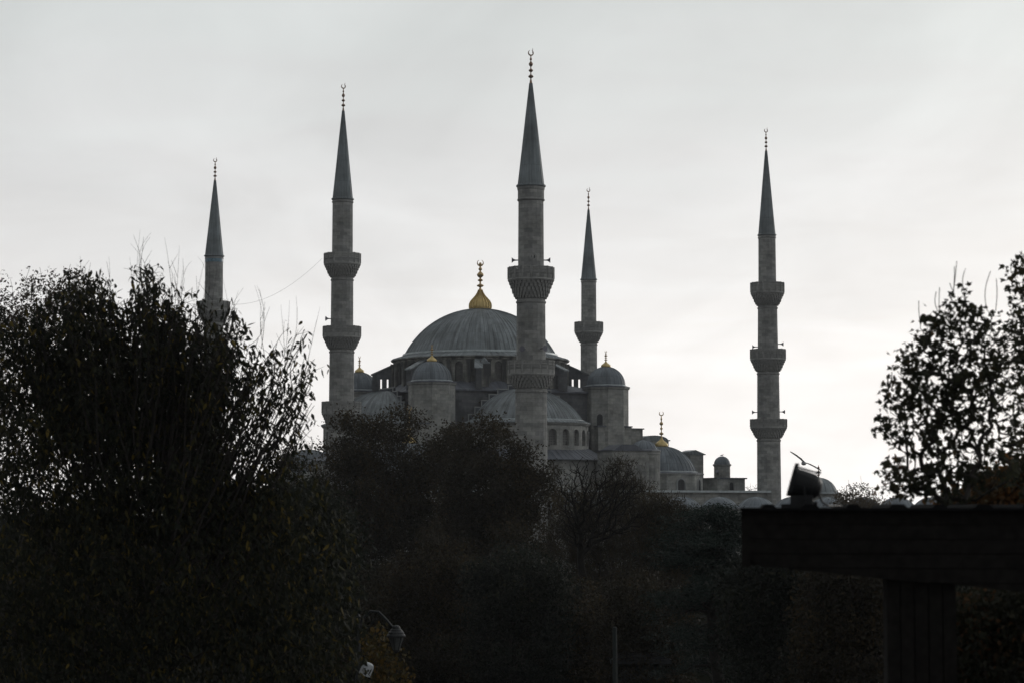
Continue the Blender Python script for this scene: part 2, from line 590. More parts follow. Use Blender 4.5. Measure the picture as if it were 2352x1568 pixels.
def minaret(x, Y, tip, ctop, cbase, hw_c, bal, segs, label, neck=None, horns=(), tile=False, ring=None, round_win=None):
    """all heights are picture rows of the photograph, all widths half widths in its pixels"""
    base = P(x, HOR, Y)
    root = empty('minaret', (base.x, Y, 0))
    tag(root, label, 'minaret', 'minarets of the mosque')
    z = lambda y: Zp(y, Y)
    w = lambda px, y: Wd(px, y, Y)
    # shaft in sections between balconies
    mb = MB()
    zb = z(cbase)
    for k, (h0, h1, ya, yb) in enumerate(segs):       # half widths top/bottom, rows top/bottom
        za, zz = z(ya), (0.0 if yb is None else z(yb))
        r0, r1 = w(h0, ya), w(h1, yb if yb else 1165)
        mb.lathe([(r1, zz), (r0, za)], 16, ph=0.1, uvr=r0)
        mb.lathe([(r0, za - 0.5), (r0 + 0.09, za - 0.42), (r0 + 0.09, za - 0.25), (r0, za - 0.2)], 16, ph=0.1)
        if yb:
            mb.lathe([(r1, zz + 0.2), (r1 + 0.07, zz + 0.28), (r1 + 0.07, zz + 0.4), (r1, zz + 0.46)], 16, ph=0.1)
    h0 = segs[0][0]
    r0 = w(h0, cbase)
    if ring:
        zr = z(ring)
        mb.lathe([(r0, zr - 0.18), (r0 * 1.10, zr - 0.06), (r0 * 1.10, zr + 0.06), (r0 * 1.05, zr + 0.16), (r0 * 1.05, zb - 0.5), (r0 * 1.1, zb - 0.3), (r0 * 1.1, zb - 0.06)], 32)
    mb.build('shaft', M['minaret'], root)
    if tile:
        tm = MB()
        tm.lathe([(r0 + 0.03, zb - 1.0), (r0 + 0.05, zb - 0.95), (r0 + 0.05, zb - 0.25), (r0 + 0.03, zb - 0.2)], 32)
        tm.build('tile_band', M['tile'], root)
    # lead spire
    sm = MB()
    re = w(hw_c, cbase)
    zt = z(ctop)
    rt = w(4.0 * re / 2.6, ctop) * 0.75
    rt = max(0.16, re * 0.115)
    sm.lathe([(r0 * 0.9, zb - 0.02), (re * 0.97, zb - 0.1), (re * 1.04, zb - 0.02), (re * 1.04, zb + 0.10), (re * 0.935, zb + 0.2),
              (re * 0.935 + (rt - re * 0.935) * 0.33, zb + (zt - zb) * 0.33), (re * 0.935 + (rt - re * 0.935) * 0.66, zb + (zt - zb) * 0.66), (rt, zt)],
             rib=16, ribh=0.035)
    sm.build('spire', M['spire'], root, smooth=False)
    # finial
    fm = MB()
    h = z(tip) - zt
    rk = re * 0.19
    prof = finial_profile(zt - 0.05, h, rk, [(0.21, 1.0, 0.055), (0.38, 0.85, 0.05), (0.56, 0.8, 0.075), (0.70, 0.45, 0.035)], rk * 0.22)
    prof[0] = (rt * 0.95, zt - 0.05)
    prof += [(rk * 0.2, zt + h * 0.78), (0.0, zt + h * 0.79)]
    fm.lathe(prof, 12)
    Rc = h * 0.085
    crescent(fm, (0, 0, zt + h * 0.775), Rc, 0.07, 0, ang=0.35)
    fm.tube([(Rc * 0.55, 0.05, zt + h * 0.86), (Rc * 0.62, 0.05, zt + h * 0.99)], [0.035, 0.02], 5)
    fm.lathe([(0.0, zt + h * 0.965), (0.06, zt + h * 0.975), (0.0, zt + h * 0.985)], 6, c=(Rc * 0.61, 0.05))
    fm.build('finial', M['copper'], root, smooth=True)
    for (yt, yp, yb, hw, hin, hn) in bal:
        balcony(root, w(hin, yt), w(hw, yt), z(yt), z(yp), z(yb), w(hn, yb))
    for (a, y, hw) in horns:
        horn(root, math.radians(a), w(hw, y), z(y))
    if round_win:
        rx, ry, rr = round_win
        a = -math.pi / 2 + 0.15
        rw = w(segs[0][0], ry)
        wm = MB()
        n = 16
        cdir = Vector((math.cos(a), math.sin(a), 0))
        tdir = Vector((-math.sin(a), math.cos(a), 0))
        for ra, rb, dd, mi in ((0.0, 0.24, 0.02, 1), (0.24, 0.42, 0.07, 0)):
            for i in range(n):
                a1, a2 = 2 * math.pi * i / n, 2 * math.pi * (i + 1) / n
                def pp(r, an):
                    return cdir * (rw + dd) + tdir * (r * math.cos(an)) + Vector((0, 0, z(ry) + r * math.sin(an)))
                if ra == 0:
                    wm.face([pp(0, 0), pp(rb, a1), pp(rb, a2)], mat=mi)
                else:
                    wm.face([pp(ra, a1), pp(rb, a1), pp(rb, a2), pp(ra, a2)], mat=mi)
                    o1, o2 = pp(rb, a1), pp(rb, a2)
                    wm.face([o1, o1 - cdir * 0.3, o2 - cdir * 0.3, o2], mat=mi)
        wm.build('round_window', [M['minaret'], M['glass']], root)
    return root


# nearest, left of centre in front of the hall: courtyard minaret C
minaret(1220, 243.0, 111, 192, 429, 32.5,
        [(615, 642, 688, 53, 29, 33), (828, 858, 892, 54, 34, 36)],
        [(28.8, 30.0, 429, 640), (33.0, 34.0, 688, 855), (36.0, 40, 892, None)],
        'thickest and tallest stone minaret, standing in front of the great dome',
        horns=[(180, 598, 29), (0, 598, 29), (-115, 804, 34), (-50, 802, 34)], ring=460, round_win=(1223, 593, 7))
minaret(783, 295.75, 190, 255, 459, 24.5,
        [(583, 606, 638, 42, 24, 25.5), (750, 773, 803, 43.5, 26, 28), (922, 948, 980, 45, 28.5, 30)],
        [(23.3, 24, 459, 605), (25.3, 26, 638, 772), (28, 29, 803, 947), (30, 32, 980, None)],
        'stone minaret with three balconies between the big leafy tree and the great dome',
        horns=[(200, 733, 26)])
minaret(1767, 325.0, 293, 347, 541, 20.5,
        [(650, 672, 703, 38.5, 20.5, 22.5), (802, 824, 853, 40.5, 23.5, 25.5), (962, 980, 1006, 42, 26, 27)],
        [(19.8, 20.8, 541, 671), (22.4, 23.8, 703, 823), (25.3, 26.5, 853, 979), (27, 29, 1006, None)],
        'stone minaret with three balconies standing alone beside the black floodlight',
        horns=[(0, 790, 24), (170, 796, 24), (180, 946, 26), (0, 945, 26)])
minaret(486, 347.75, 361, 415, 589, 22,
        [(693, 714, 742, 37, 20, 22)],
        [(20.3, 20.8, 589, 713), (22, 25, 742, None)],
        'leftmost minaret, half hidden behind the leafy tree with bare top twigs', tile=True)
minaret(1353.5, 372.0, 430, 482, 643, 18.5,
        [(740, 762, 787, 32.5, 18, 19)],
        [(17.2, 17.8, 643, 761), (19, 20, 787, None)],
        'farthest minaret, rising behind the domed turret right of the great dome')


# ------------------------------------------------------------------ the mosque
MC = Vector((-4.9, 335.0, 0))
MROT = math.atan2(0.431, 0.902)


def rel(v):
    return EYE + v


mosque = empty('mosque', MC, MROT)
tag(mosque, 'large grey stone mosque with a broad ribbed lead dome, half domes and corner turrets', 'mosque')


def gold_finial(parent, c, z0, h, r, mat_low='gold', knobs=None, bulb=0.30, ribs=0):
    """gilded bulb below, turned knobs above, crescent on top"""
    fm = MB()
    hb = h * bulb
    bp = [(r * 0.96, z0 - 0.03), (r * 1.02, z0 + hb * 0.08), (r * 1.03, z0 + hb * 0.18), (r * 1.0, z0 + hb * 0.30), (r * 0.88, z0 + hb * 0.43), (r * 0.66, z0 + hb * 0.56), (r * 0.42, z0 + hb * 0.70), (r * 0.25, z0 + hb * 0.84), (r * 0.16, z0 + hb)]
    if ribs:
        fm.lathe(bp, rib=ribs, ribh=0.13, c=c)
    else:
        fm.lathe(bp, 16, c=c)
    st = r * 0.085
    prof = finial_profile(z0 + hb - 0.02, h - hb, r * 0.36, knobs or [(0.14, 1.0, 0.06), (0.32, 0.8, 0.05), (0.50, 0.95, 0.08), (0.66, 0.55, 0.04)], st)
    prof[0] = (r * 0.15, z0 + hb - 0.02)
    prof += [(st * 0.8, z0 + h * 0.84), (0, z0 + h * 0.845)]
    fm.lathe(prof, 12, c=c, mat=1)
    crescent(fm, (c[0], c[1], z0 + h * 0.835), h * 0.066, 0.11, 1, ang=-MROT)
    return fm.build('finial', [M['gold'], M['gilt_top']], parent, smooth=True)


M['gilt_top'] = plain('dull_gilt', (0.42, 0.30, 0.15), 0.42, 0.7, 0.25, 2.0)


def dome_prof(r, h, z0, n=14, lip=0.0):
    R = (r * r + h * h) / (2 * h)
    out = []
    if h > r:                               # taller than a half ball: stretch one
        for i in range(n + 1):
            a = math.pi / 2 * i / n
            out.append((r * math.cos(a), z0 + h * math.sin(a)))
    else:
        a0 = math.asin(min(1.0, r / R))
        for i in range(n + 1):
            a = a0 * (1 - i / n)
            out.append((R * math.sin(a), z0 + h - R + R * math.cos(a)))
    out[-1] = (0.02, out[-1][1])
    return out


def arch_pts(w, h, n=8):
    """outline of a round-headed opening, foot at 0, in (x, z)"""
    p = [(-w / 2, 0), (w / 2, 0)]
    for i in range(n + 1):
        a = math.pi * i / n
        p.append((w / 2 * math.cos(a), h - w / 2 + w / 2 * math.sin(a)))
    return p


def window(parent, c, a, r, z, w, h, frame=0.16, name='window', mats=None, proud=0.10):
    """round-headed opening on a wall facing direction a at distance r from c"""
    mb = MB()
    mb.M = Matrix.Translation((c[0] + r * math.cos(a), c[1] + r * math.sin(a), z)) @ Matrix.Rotation(a + math.pi / 2, 4, 'Z')
    # local x along the wall, local -y outwards
    inner, outer = arch_pts(w, h), [(x, zz) for x, zz in arch_pts(w + 2 * frame, h + frame)]
    mb.face([(x, 0.0, zz) for x, zz in inner], mat=1)
    n = len(inner)
    for i in range(1, n):
        j = (i + 1) % n
        if i == n - 1:
            continue
        mb.face([(inner[i][0], -proud, inner[i][1]), (outer[i][0], -proud, outer[i][1]), (outer[j][0], -proud, outer[j][1]), (inner[j][0], -proud, inner[j][1])], mat=0)
        mb.face([(inner[i][0], 0.25, inner[i][1]), (inner[i][0], -proud, inner[i][1]), (inner[j][0], -proud, inner[j][1]), (inner[j][0], 0.25, inner[j][1])], mat=0)
        mb.face([(outer[i][0], -proud, outer[i][1]), (outer[i][0], 0.25, outer[i][1]), (outer[j][0], 0.25, outer[j][1]), (outer[j][0], -proud, outer[j][1])], mat=0)
    for sx in (-1, 1):
        mb.box((sx * (w / 2 + frame / 2), 0.25 / 2 - proud / 2, (h - w / 2) / 2), (frame, proud + 0.25, h - w / 2), mat=0)
    mb.box((0, 0.0, -0.08), (w + 3 * frame, 0.44, 0.15), mat=0)
    # mullion lattice
    for k in range(1, 3):
        mb.box((-w / 2 + w * k / 3, -0.02, h * 0.45), (0.05, 0.05, h * 0.86), mat=2)
    for k in range(1, 6):
        mb.box((0, -0.015, h * k / 6.4), (w * 0.97, 0.035, 0.045), mat=2)
    return mb.build(name, mats or [M['drum'], M['glass'], M['metal']], parent)


def bay(mb, c, a, r, half, z0, z1, w, zs, h):
    """flat wall bay facing direction a at distance r, half = half angle of the bay, with an arched hole left open"""
    hwid = r * math.tan(half)
    keep = mb.M
    mb.M = keep @ Matrix.Translation((c[0] + r * math.cos(a), c[1] + r * math.sin(a), 0)) @ Matrix.Rotation(a + math.pi / 2, 4, 'Z')
    u0 = a * r
    def f(pts):
        mb.face([(x, 0, z) for x, z in pts], [(u0 + x, z) for x, z in pts])
    f([(-hwid, z0), (hwid, z0), (hwid, zs), (-hwid, zs)])
    zsp = zs + h - w / 2
    f([(-hwid, zs), (-w / 2, zs), (-w / 2, zsp), (-hwid, zsp)])
    f([(w / 2, zs), (hwid, zs), (hwid, zsp), (w / 2, zsp)])
    n = 8
    arc = [(w / 2 * math.cos(math.pi * i / n), zsp + w / 2 * math.sin(math.pi * i / n)) for i in range(n + 1)]
    edge = [(hwid, zsp), (hwid, z1)] + [(hwid - 2 * hwid * i / 6, z1) for i in range(1, 6)] + [(-hwid, z1), (-hwid, zsp)]
    for i in range(n):
        f([arc[i], edge[i], edge[i + 1], arc[i + 1]])
    mb.M = keep


def recess(parent, c, a, r, w, zs, h, depth, mats):
    """window set back in such a bay: reveal, pane and sill"""
    mb = MB()
    mb.M = Matrix.Translation((c[0] + r * math.cos(a), c[1] + r * math.sin(a), zs)) @ Matrix.Rotation(a + math.pi / 2, 4, 'Z')
    o = arch_pts(w, h, 8)
    for i in range(len(o)):
        j = (i + 1) % len(o)
        mb.face([(o[i][0], 0, o[i][1]), (o[j][0], 0, o[j][1]), (o[j][0], depth, o[j][1]), (o[i][0], depth, o[i][1])], mat=0)
    mb.face([(x, depth, z) for x, z in o], mat=1)
    for k in range(1, 3):
        mb.box((-w / 2 + w * k / 3, depth - 0.03, h * 0.45), (0.045, 0.04, h * 0.84), mat=0)
    for k in range(1, 6):
        mb.box((0, depth - 0.025, h * k / 6.6), (w * 0.98, 0.03, 0.04), mat=0)
    return mb.build('window', mats, parent)


def build_mosque():
    # ---- lower hall and galleries
    mb = MB()
    mb.box((0, -0.5, rel(2.2) / 2), (66, 58, rel(2.2)))
    mb.box((0, -0.5, rel(2.2) + 0.16), (67, 59, 0.3), mat=1)
    mb.box((0, 0, rel(2.3) + 1.5), (47, 47, 3.4), mat=0)
    mb.build('hall_wall', [M['wall'], M['rim_lead']], mosque)
    # ---- core block that carries the drum
    cm = MB()
    top = rel(17.2)
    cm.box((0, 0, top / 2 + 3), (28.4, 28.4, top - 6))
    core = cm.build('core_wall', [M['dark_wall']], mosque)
    rm = MB()
    q = 14.5
    sk = [(-q, -q), (q, -q), (q, q), (-q, q)]
    N = 64
    zt, zb = rel(18.7), rel(17.3)
    def sq(a):
        c, s = math.cos(a), math.sin(a)
        k = q / max(abs(c), abs(s))
        return (c * k, s * k)
    for i in range(N):
        a, b = 2 * math.pi * (i - 8) / N, 2 * math.pi * (i - 7) / N
        A, B = sq(a), sq(b)
        rm.face([(A[0], A[1], zb), (B[0], B[1], zb), (13.0 * math.cos(b), 13.0 * math.sin(b), zt), (13.0 * math.cos(a), 13.0 * math.sin(a), zt)])
    rm.box((0, 0, zb - 0.12), (29.3, 29.3, 0.22))
    rm.build('skirt_roof', M['lead_dark'], core)
    # ---- drum
    dm = MB()
    z0, z1 = rel(18.3), rel(22.4)
    for i in range(28):
        bay(dm, (0, 0), 2 * math.pi * i / 28, 13.12, math.pi / 28, z0, z1 - 0.45, 1.15, rel(18.6), 3.05)
    dm.lathe([(13.1, z1 - 0.5), (13.35, z1 - 0.42), (13.35, z1 - 0.25), (13.7, z1 - 0.1), (13.7, z1 + 0.06)], 56)
    for i in range(28):
        a = 2 * math.pi * (i + 0.5) / 28
        dm.M = Matrix.Rotation(a, 4, 'Z')
        dm.box((13.3, 0, (z0 + z1) / 2 - 0.25), (0.7, 0.62, z1 - z0 - 0.5))
        dm.box((13.42, 0, z1 - 0.62), (0.78, 0.80, 0.24))
    dm.M = Matrix.Identity(4)
    drum = dm.build('drum', M['drum'], mosque)
    cdir = math.atan2(-0.902, 0.015) - 0   # towards the viewer in hall axes, about -v turned by the hall's own angle
    for i in range(28):
        a = 2 * math.pi * i / 28
        wd = a + MROT
        if math.sin(wd) < 0.35:
            recess(drum, (0, 0), a, 13.12, 1.15, rel(18.6), 3.05, 0.45, [M['drum'], M['pane']])
    # ---- great dome
    gm = MB()
    pr = [(13.72, rel(22.42)), (13.5, rel(22.6)), (12.0, rel(23.05)), (11.75, rel(23.15))] + dome_prof(11.7, 7.35, rel(23.18), 20)
    pr[-1] = (0.4, pr[-1][1])
    gm.lathe(pr, rib=96, ribh=0.075)
    gm.lathe([(11.62, rel(23.05)), (11.95, rel(23.05)), (12.0, rel(23.18)), (11.95, rel(23.42)), (11.6, rel(23.42))], 96, mat=1)
    gd = gm.build('main_dome', [M['lead'], M['rim_lead']], mosque)
    gold_finial(gd, (0, 0), rel(30.35), 8.05, 1.62, bulb=0.385, ribs=20,
                knobs=[(0.14, 0.95, 0.055), (0.31, 0.72, 0.045), (0.48, 0.9, 0.10), (0.66, 0.5, 0.05), (0.8, 0.42, 0.06)])
    # ---- corner turrets with their own domes
    a = 14.3
    for sx, sy in ((-1, -1), (1, -1), (-1, 1), (1, 1)):
        c = (sx * a, sy * a)
        tm = MB()
        zr = rel(18.0)
        r8 = 3.15 / math.cos(math.pi / 8)
        tm.lathe([(r8, rel(8.5)), (r8, zr - 0.35), (r8 + 0.14, zr - 0.25), (r8 + 0.24, zr)], 8, c=c, ph=math.pi / 8)
        tm.lathe([(r8 + 0.26, zr), (r8 + 0.28, zr + 0.12), (3.0, zr + 0.32)], 8, c=c, ph=math.pi / 8, mat=1)
        tm.box((c[0], c[1], rel(12.0) / 2 + 2), (5.6, 5.6, rel(12.0) - 4))
        tm.box((c[0], c[1], rel(12.0) + 0.1), (5.9, 5.9, 0.2), mat=1)
        for dd in (-math.pi / 2,):
            tm.M = Matrix.Identity(4)
        tu = tm.build('turret', [M['wall'], M['lead_dark']], mosque)
        dmm = MB()
        dmm.lathe(dome_prof(2.9, 2.95, rel(18.25), 12), rib=26, ribh=0.06, c=c)
        dmm.lathe([(2.85, rel(18.2)), (3.06, rel(18.2)), (3.06, rel(18.36)), (2.85, rel(18.42))], 24, c=c, mat=1)
        dmm.build('turret_dome', [M['turret_lead'], M['rim_lead']], tu, smooth=False)
        gold_finial(tu, c, rel(21.12), 2.6 if sy < 0 else 2.7, 0.72, bulb=0.34)
        if (sx, sy) == (1, -1):
            sm = MB()
            sm.M = Matrix.Translation((c[0] - 3.17 * 0.7071, c[1] - 3.17 * 0.7071, rel(12.2))) @ Matrix.Rotation(-math.pi / 4, 4, 'Z')
            sm.face([(x, 0, z) for x, z in arch_pts(0.9, 1.75, 6)], mat=0)
            sm.build('doorway', M['glass'], tu)
    # flying buttresses between drum and turrets
    for sx, sy in ((-1, -1), (1, -1), (-1, 1), (1, 1)):
        for swap in (0, 1):
            fb = MB()
            ang = math.atan2(sy, sx) + (0.34 if swap else -0.34)
            fb.M = Matrix.Rotation(ang, 4, 'Z')
            rr0, rr1 = 13.2, 16.6
            o1, o2 = rr0 + 0.9, rr0 + 1.9
            top = lambda x: rel(21.9) + (x - rr0) / (rr1 - rr0) * (rel(20.3) - rel(21.9))
            zb_, zo = rel(17.3), rel(19.7)
            for x0, x1, zlo in ((rr0, o1, zb_), (o1, o1 + 0.3, zo), (o1 + 0.3, o2, zb_), (o2, o2 + 0.3, zo), (o2 + 0.3, rr1, zb_)):
                fb.prism([(x0, zlo), (x1, zlo), (x1, top(x1)), (x0, top(x0))], -0.45, 0.45)
            fb.prism([(rr0 - 0.1, rel(21.9)), (rr1 + 0.2, rel(20.25)), (rr1 + 0.2, rel(20.45)), (rr0 - 0.1, rel(22.1))], -0.62, 0.62, mat=1)
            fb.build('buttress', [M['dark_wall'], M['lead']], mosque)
    # small gabled piers on the drum roof, and downpipes
    for ang, zt2 in ((-1.96, 21.6), (-1.18, 21.4)):
        gp = MB()
        gp.M = Matrix.Rotation(ang, 4, 'Z')
        gp.box((14.0, 0, rel(19.4)), (1.7, 1.35, 4.4))
        zc = rel(zt2)
        gp.face([(13.0, -0.85, zc), (15.1, -0.85, zc - 0.5), (15.1, 0, zc + 0.2), (13.0, 0, zc + 0.75)], mat=1)
        gp.face([(13.0, 0, zc + 0.75), (15.1, 0, zc + 0.2), (15.1, 0.85, zc - 0.5), (13.0, 0.85, zc)], mat=1)
        gp.face([(15.1, -0.85, zc - 0.5), (15.1, 0.85, zc - 0.5), (15.1, 0, zc + 0.2)], mat=1)
        gp.build('gabled_pier', [M['drum'], M['lead']], mosque)
    # ---- half domes on the four sides with stepped arches above
    for k in range(4):
        root_ang = -math.pi / 2 + k * math.pi / 2 * (1 if k else 0)
        ang = (-math.pi / 2, math.pi, 0.0, math.pi / 2)[k]
        Rm = Matrix.Rotation(ang + math.pi / 2, 4, 'Z')       # local -y is outwards
        ys = -15.6
        hm = MB()
        hm.M = Rm
        zr = rel(12.35)
        pr = [(9.75, zr - 0.15), (9.7, zr), (8.9, zr + 0.28), (8.7, zr + 0.3)] + dome_prof(8.65, 4.85, zr + 0.32, 14)
        hm.lathe(pr, rib=46, ribh=0.06, c=(0, ys), a0=math.pi, a1=2 * math.pi)
        hm.lathe([(8.6, zr + 0.2), (8.85, zr + 0.24), (8.85, zr + 0.4), (8.6, zr + 0.44)], 48, c=(0, ys), a0=math.pi, a1=2 * math.pi, mat=1)
        hd = hm.build('half_dome', [M['lead'], M['rim_lead']], mosque)
        wm = MB()
        wm.M = Rm
        for i in range(13):
            bay(wm, (0, ys), math.pi + math.pi * (i + 0.5) / 13, 9.35, math.pi / 26, rel(8.3), zr - 0.5, 1.3, rel(8.95), 2.35)
        wm.lathe([(9.35, zr - 0.55), (9.55, zr - 0.42), (9.75, zr - 0.16)], 44, c=(0, ys), a0=math.pi, a1=2 * math.pi)
        wm.lathe([(12.7, rel(2.3)), (12.7, rel(6.6)), (12.95, rel(6.7)), (12.95, rel(6.85))], 44, c=(0, ys + 2.0), a0=math.pi, a1=2 * math.pi)
        wm.lathe([(13.0, rel(6.86)), (9.3, rel(9.0))], rib=40, ribh=0.06, c=(0, ys + 1.2), a0=math.pi, a1=2 * math.pi, mat=1)
        hw_ = wm.build('half_dome_drum', [M['wall'], M['lead_dark']], hd)
        if k < 2:
            for i in range(13):
                th = math.pi + math.pi * (i + 0.5) / 13
                recess(hd, tuple((Rm @ Vector((0, ys, 0))).xy), th + ang + math.pi / 2, 9.35, 1.3, rel(8.95), 2.35, 0.5, [M['wall'], M['pane']])
        # stepped arch
        st = MB()
        st.M = Rm
        nst = 7
        xs = [0.0, 2.6, 4.3, 5.7, 6.9, 8.0, 9.0, 9.9, 10.7]
        zs = [17.9, 17.3, 16.5, 15.6, 14.6, 13.5, 12.4, 11.2]
        for i in range(len(zs)):
            for s in (-1, 1):
                x0, x1 = xs[i], xs[i + 1]
                zc = rel(zs[i])
                st.box((s * (x0 + x1) / 2, -15.4, (zc + rel(3)) / 2), (x1 - x0, 0.5, zc - rel(3)), mat=0)
                st.box((s * ((x0 + x1) / 2 + 0.06), -15.57, zc + 0.02), (x1 - x0 + 0.14, 0.2, 0.16), mat=1)
                zn = rel(zs[i + 1]) if i + 1 < len(zs) else zc - 1.0
                st.box((s * (x1 + 0.045), -15.58, (zc + zn) / 2 + 0.02), (0.12, 0.18, zc - zn - 0.17), mat=1)
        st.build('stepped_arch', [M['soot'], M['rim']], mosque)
    # ---- corner domes of the hall
    b = 20.4
    for sx, sy in ((-1, -1), (1, -1), (1, 1), (-1, 1)):
        c = (sx * b, sy * b)
        km = MB()
        zr = rel(5.0)
        r8 = 5.7 / math.cos(math.pi / 8)
        km.lathe([(r8, rel(2.2)), (r8, zr - 0.3), (r8 + 0.2, zr - 0.1), (r8 + 0.2, zr + 0.05)], 8, c=c, ph=math.pi / 8)
        km.lathe([(r8 + 0.22, zr + 0.05), (5.3, zr + 0.3)], 8, c=c, ph=math.pi / 8, mat=1)
        kd = km.build('corner_drum', [M['wall'], M['lead_dark']], mosque)
        kk = MB()
        kk.lathe(dome_prof(5.2, 3.95, rel(5.2), 14), rib=38, ribh=0.06, c=c)
        kk.lathe([(5.1, rel(5.15)), (5.36, rel(5.17)), (5.36, rel(5.36)), (5.1, rel(5.42))], 38, c=c, mat=1)
        kk.build('corner_dome', [M['turret_lead'], M['rim_lead']], kd)
        if sx < 0 < sy:
            continue
        gold_finial(kd, c, rel(9.05), 5.5, 0.95, bulb=0.24,
                    knobs=[(0.16, 1.0, 0.055), (0.34, 0.62, 0.04), (0.52, 0.82, 0.07), (0.68, 0.4, 0.04)])
        if sy < 0:
            for i in range(8):
                aa = i * math.pi / 4
                if math.sin(aa + MROT) < 0.3:
                    window(kd, c, aa, 5.72, rel(2.5), 1.1, 1.7, 0.25, mats=[M['rim'], M['glass'], M['metal']])
    # ---- stepped buttress mass running right from the front right turret
    bm = MB()
    bm.box((18.3, -13.6, rel(11.8) / 2 + 2), (3.6, 3.2, rel(11.8) - 4))
    bm.box((18.35, -13.6, rel(11.8) + 0.09), (3.9, 3.5, 0.18), mat=1)
    bm.box((22.3, -13.6, rel(10.1) / 2 + 2), (4.6, 3.2, rel(10.1) - 4))
    bm.box((22.35, -13.6, rel(10.1) + 0.09), (4.9, 3.5, 0.18), mat=1)
    bm.M = Matrix.Translation((22.3, -13.6, rel(10.2)))
    hb = [(2.3 * math.cos(math.pi * i / 10), 0.75 * math.sin(math.pi * i / 10)) for i in range(11)]
    bm.prism(hb, -1.5, 1.5, mat=1)
    bm.M = Matrix.Identity(4)
    bm.build('stepped_buttress', [M['wall'], M['lead']], mosque)
    bm = MB()
    bm.box((28.3, -16.0, rel(8.0) / 2 + 2), (2.3, 2.6, rel(8.0) - 4))
    bm.prism([(26.9, rel(8.0)), (29.75, rel(8.0)), (29.75, rel(8.12)), (28.0, rel(8.75)), (26.9, rel(8.45))], -17.5, -14.5, mat=1)
    bm.build('stair_tower', [M['wall'], M['lead']], mosque)
    # ---- front wing with a rounded end under a small dome
    wg = MB()
    zt3 = rel(8.1)
    wg.box((10.2, -27.6, zt3 / 2), (6.4, 4.6, zt3))
    wg.lathe([(2.35, 0), (2.35, zt3 - 0.5), (2.42, zt3 - 0.42), (2.42, zt3 - 0.12), (2.5, zt3), (2.5, zt3 + 0.1)], 28, c=(13.4, -27.6))
    wg.box((10.1, -27.6, zt3 + 0.08), (6.6, 5.0, 0.16), mat=1)
    wg.lathe([(2.55, zt3 + 0.1), (2.0, zt3 + 0.35)], 28, c=(13.4, -27.6), mat=1)
    wg.prism([(7.4, zt3 + 0.16), (12.2, zt3 + 0.16), (11.0, zt3 + 0.9), (8.8, zt3 + 0.95)], -29.6, -25.6, mat=1)
    wgo = wg.build('front_wing', [M['wall'], M['lead_dark']], mosque)
    sd = MB()
    sd.lathe(dome_prof(1.95, 1.35, zt3 + 0.3, 8), rib=16, ribh=0.05, c=(13.4, -27.6))
    sd.build('wing_dome', M['turret_lead'], wgo)
    # ---- small domed turret near the right-hand minaret
    tw = MB()
    tw.box((30.9, -20.2, rel(4.3) / 2), (4.8, 5.6, rel(4.3)))
    tw.box((30.9, -20.2, rel(4.3) + 0.1), (5.3, 6.1, 0.2), mat=1)
    tw.lathe([(1.22, rel(4.4)), (1.22, rel(6.2)), (1.38, rel(6.35)), (1.42, rel(6.5))], 12, c=(31.0, -20.2))
    tw.lathe([(1.45, rel(6.5)), (1.2, rel(6.62))], 12, c=(31.0, -20.2), mat=1)
    two = tw.build('domed_turret', [M['wall'], M['lead_dark']], mosque)
    hm2 = MB()
    hm2.tube([(29.9, -20.9, rel(5.0)), (29.7, -21.1, rel(5.25)), (29.45, -21.3, rel(5.5))], [0.1, 0.14, 0.3], 8)
    hm2.build('loudspeaker', M['horn'], two)
    td = MB()
    td.lathe(dome_prof(1.24, 1.22, rel(6.55), 8), 20, c=(31.0, -20.2))
    td.build('turret_dome', M['turret_lead'], two)
    window(two, (30.9, -20.2), -math.pi / 2, 2.82, rel(2.6), 0.7, 1.2, 0.1, mats=[M['wall'], M['glass'], M['metal']])


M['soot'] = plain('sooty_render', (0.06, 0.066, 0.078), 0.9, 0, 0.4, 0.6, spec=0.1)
M['rim_lead'] = plain('bright_lead', (0.36, 0.40, 0.42), 0.5, 0.2, 0.3, 1.2)
M['turret_lead'] = lead('turret_lead', (0.15, 0.175, 0.20), (0.115, 0.135, 0.16), pw=0.6, ph=1.4)
build_mosque()


# ------------------------------------------------------------------ courtyard arcade, lower and nearer
def hall(u, v, z=0.0):
    c, s = math.cos(MROT), math.sin(MROT)
    return Vector((MC.x + u * c - v * s, MC.y + u * s + v * c, z))


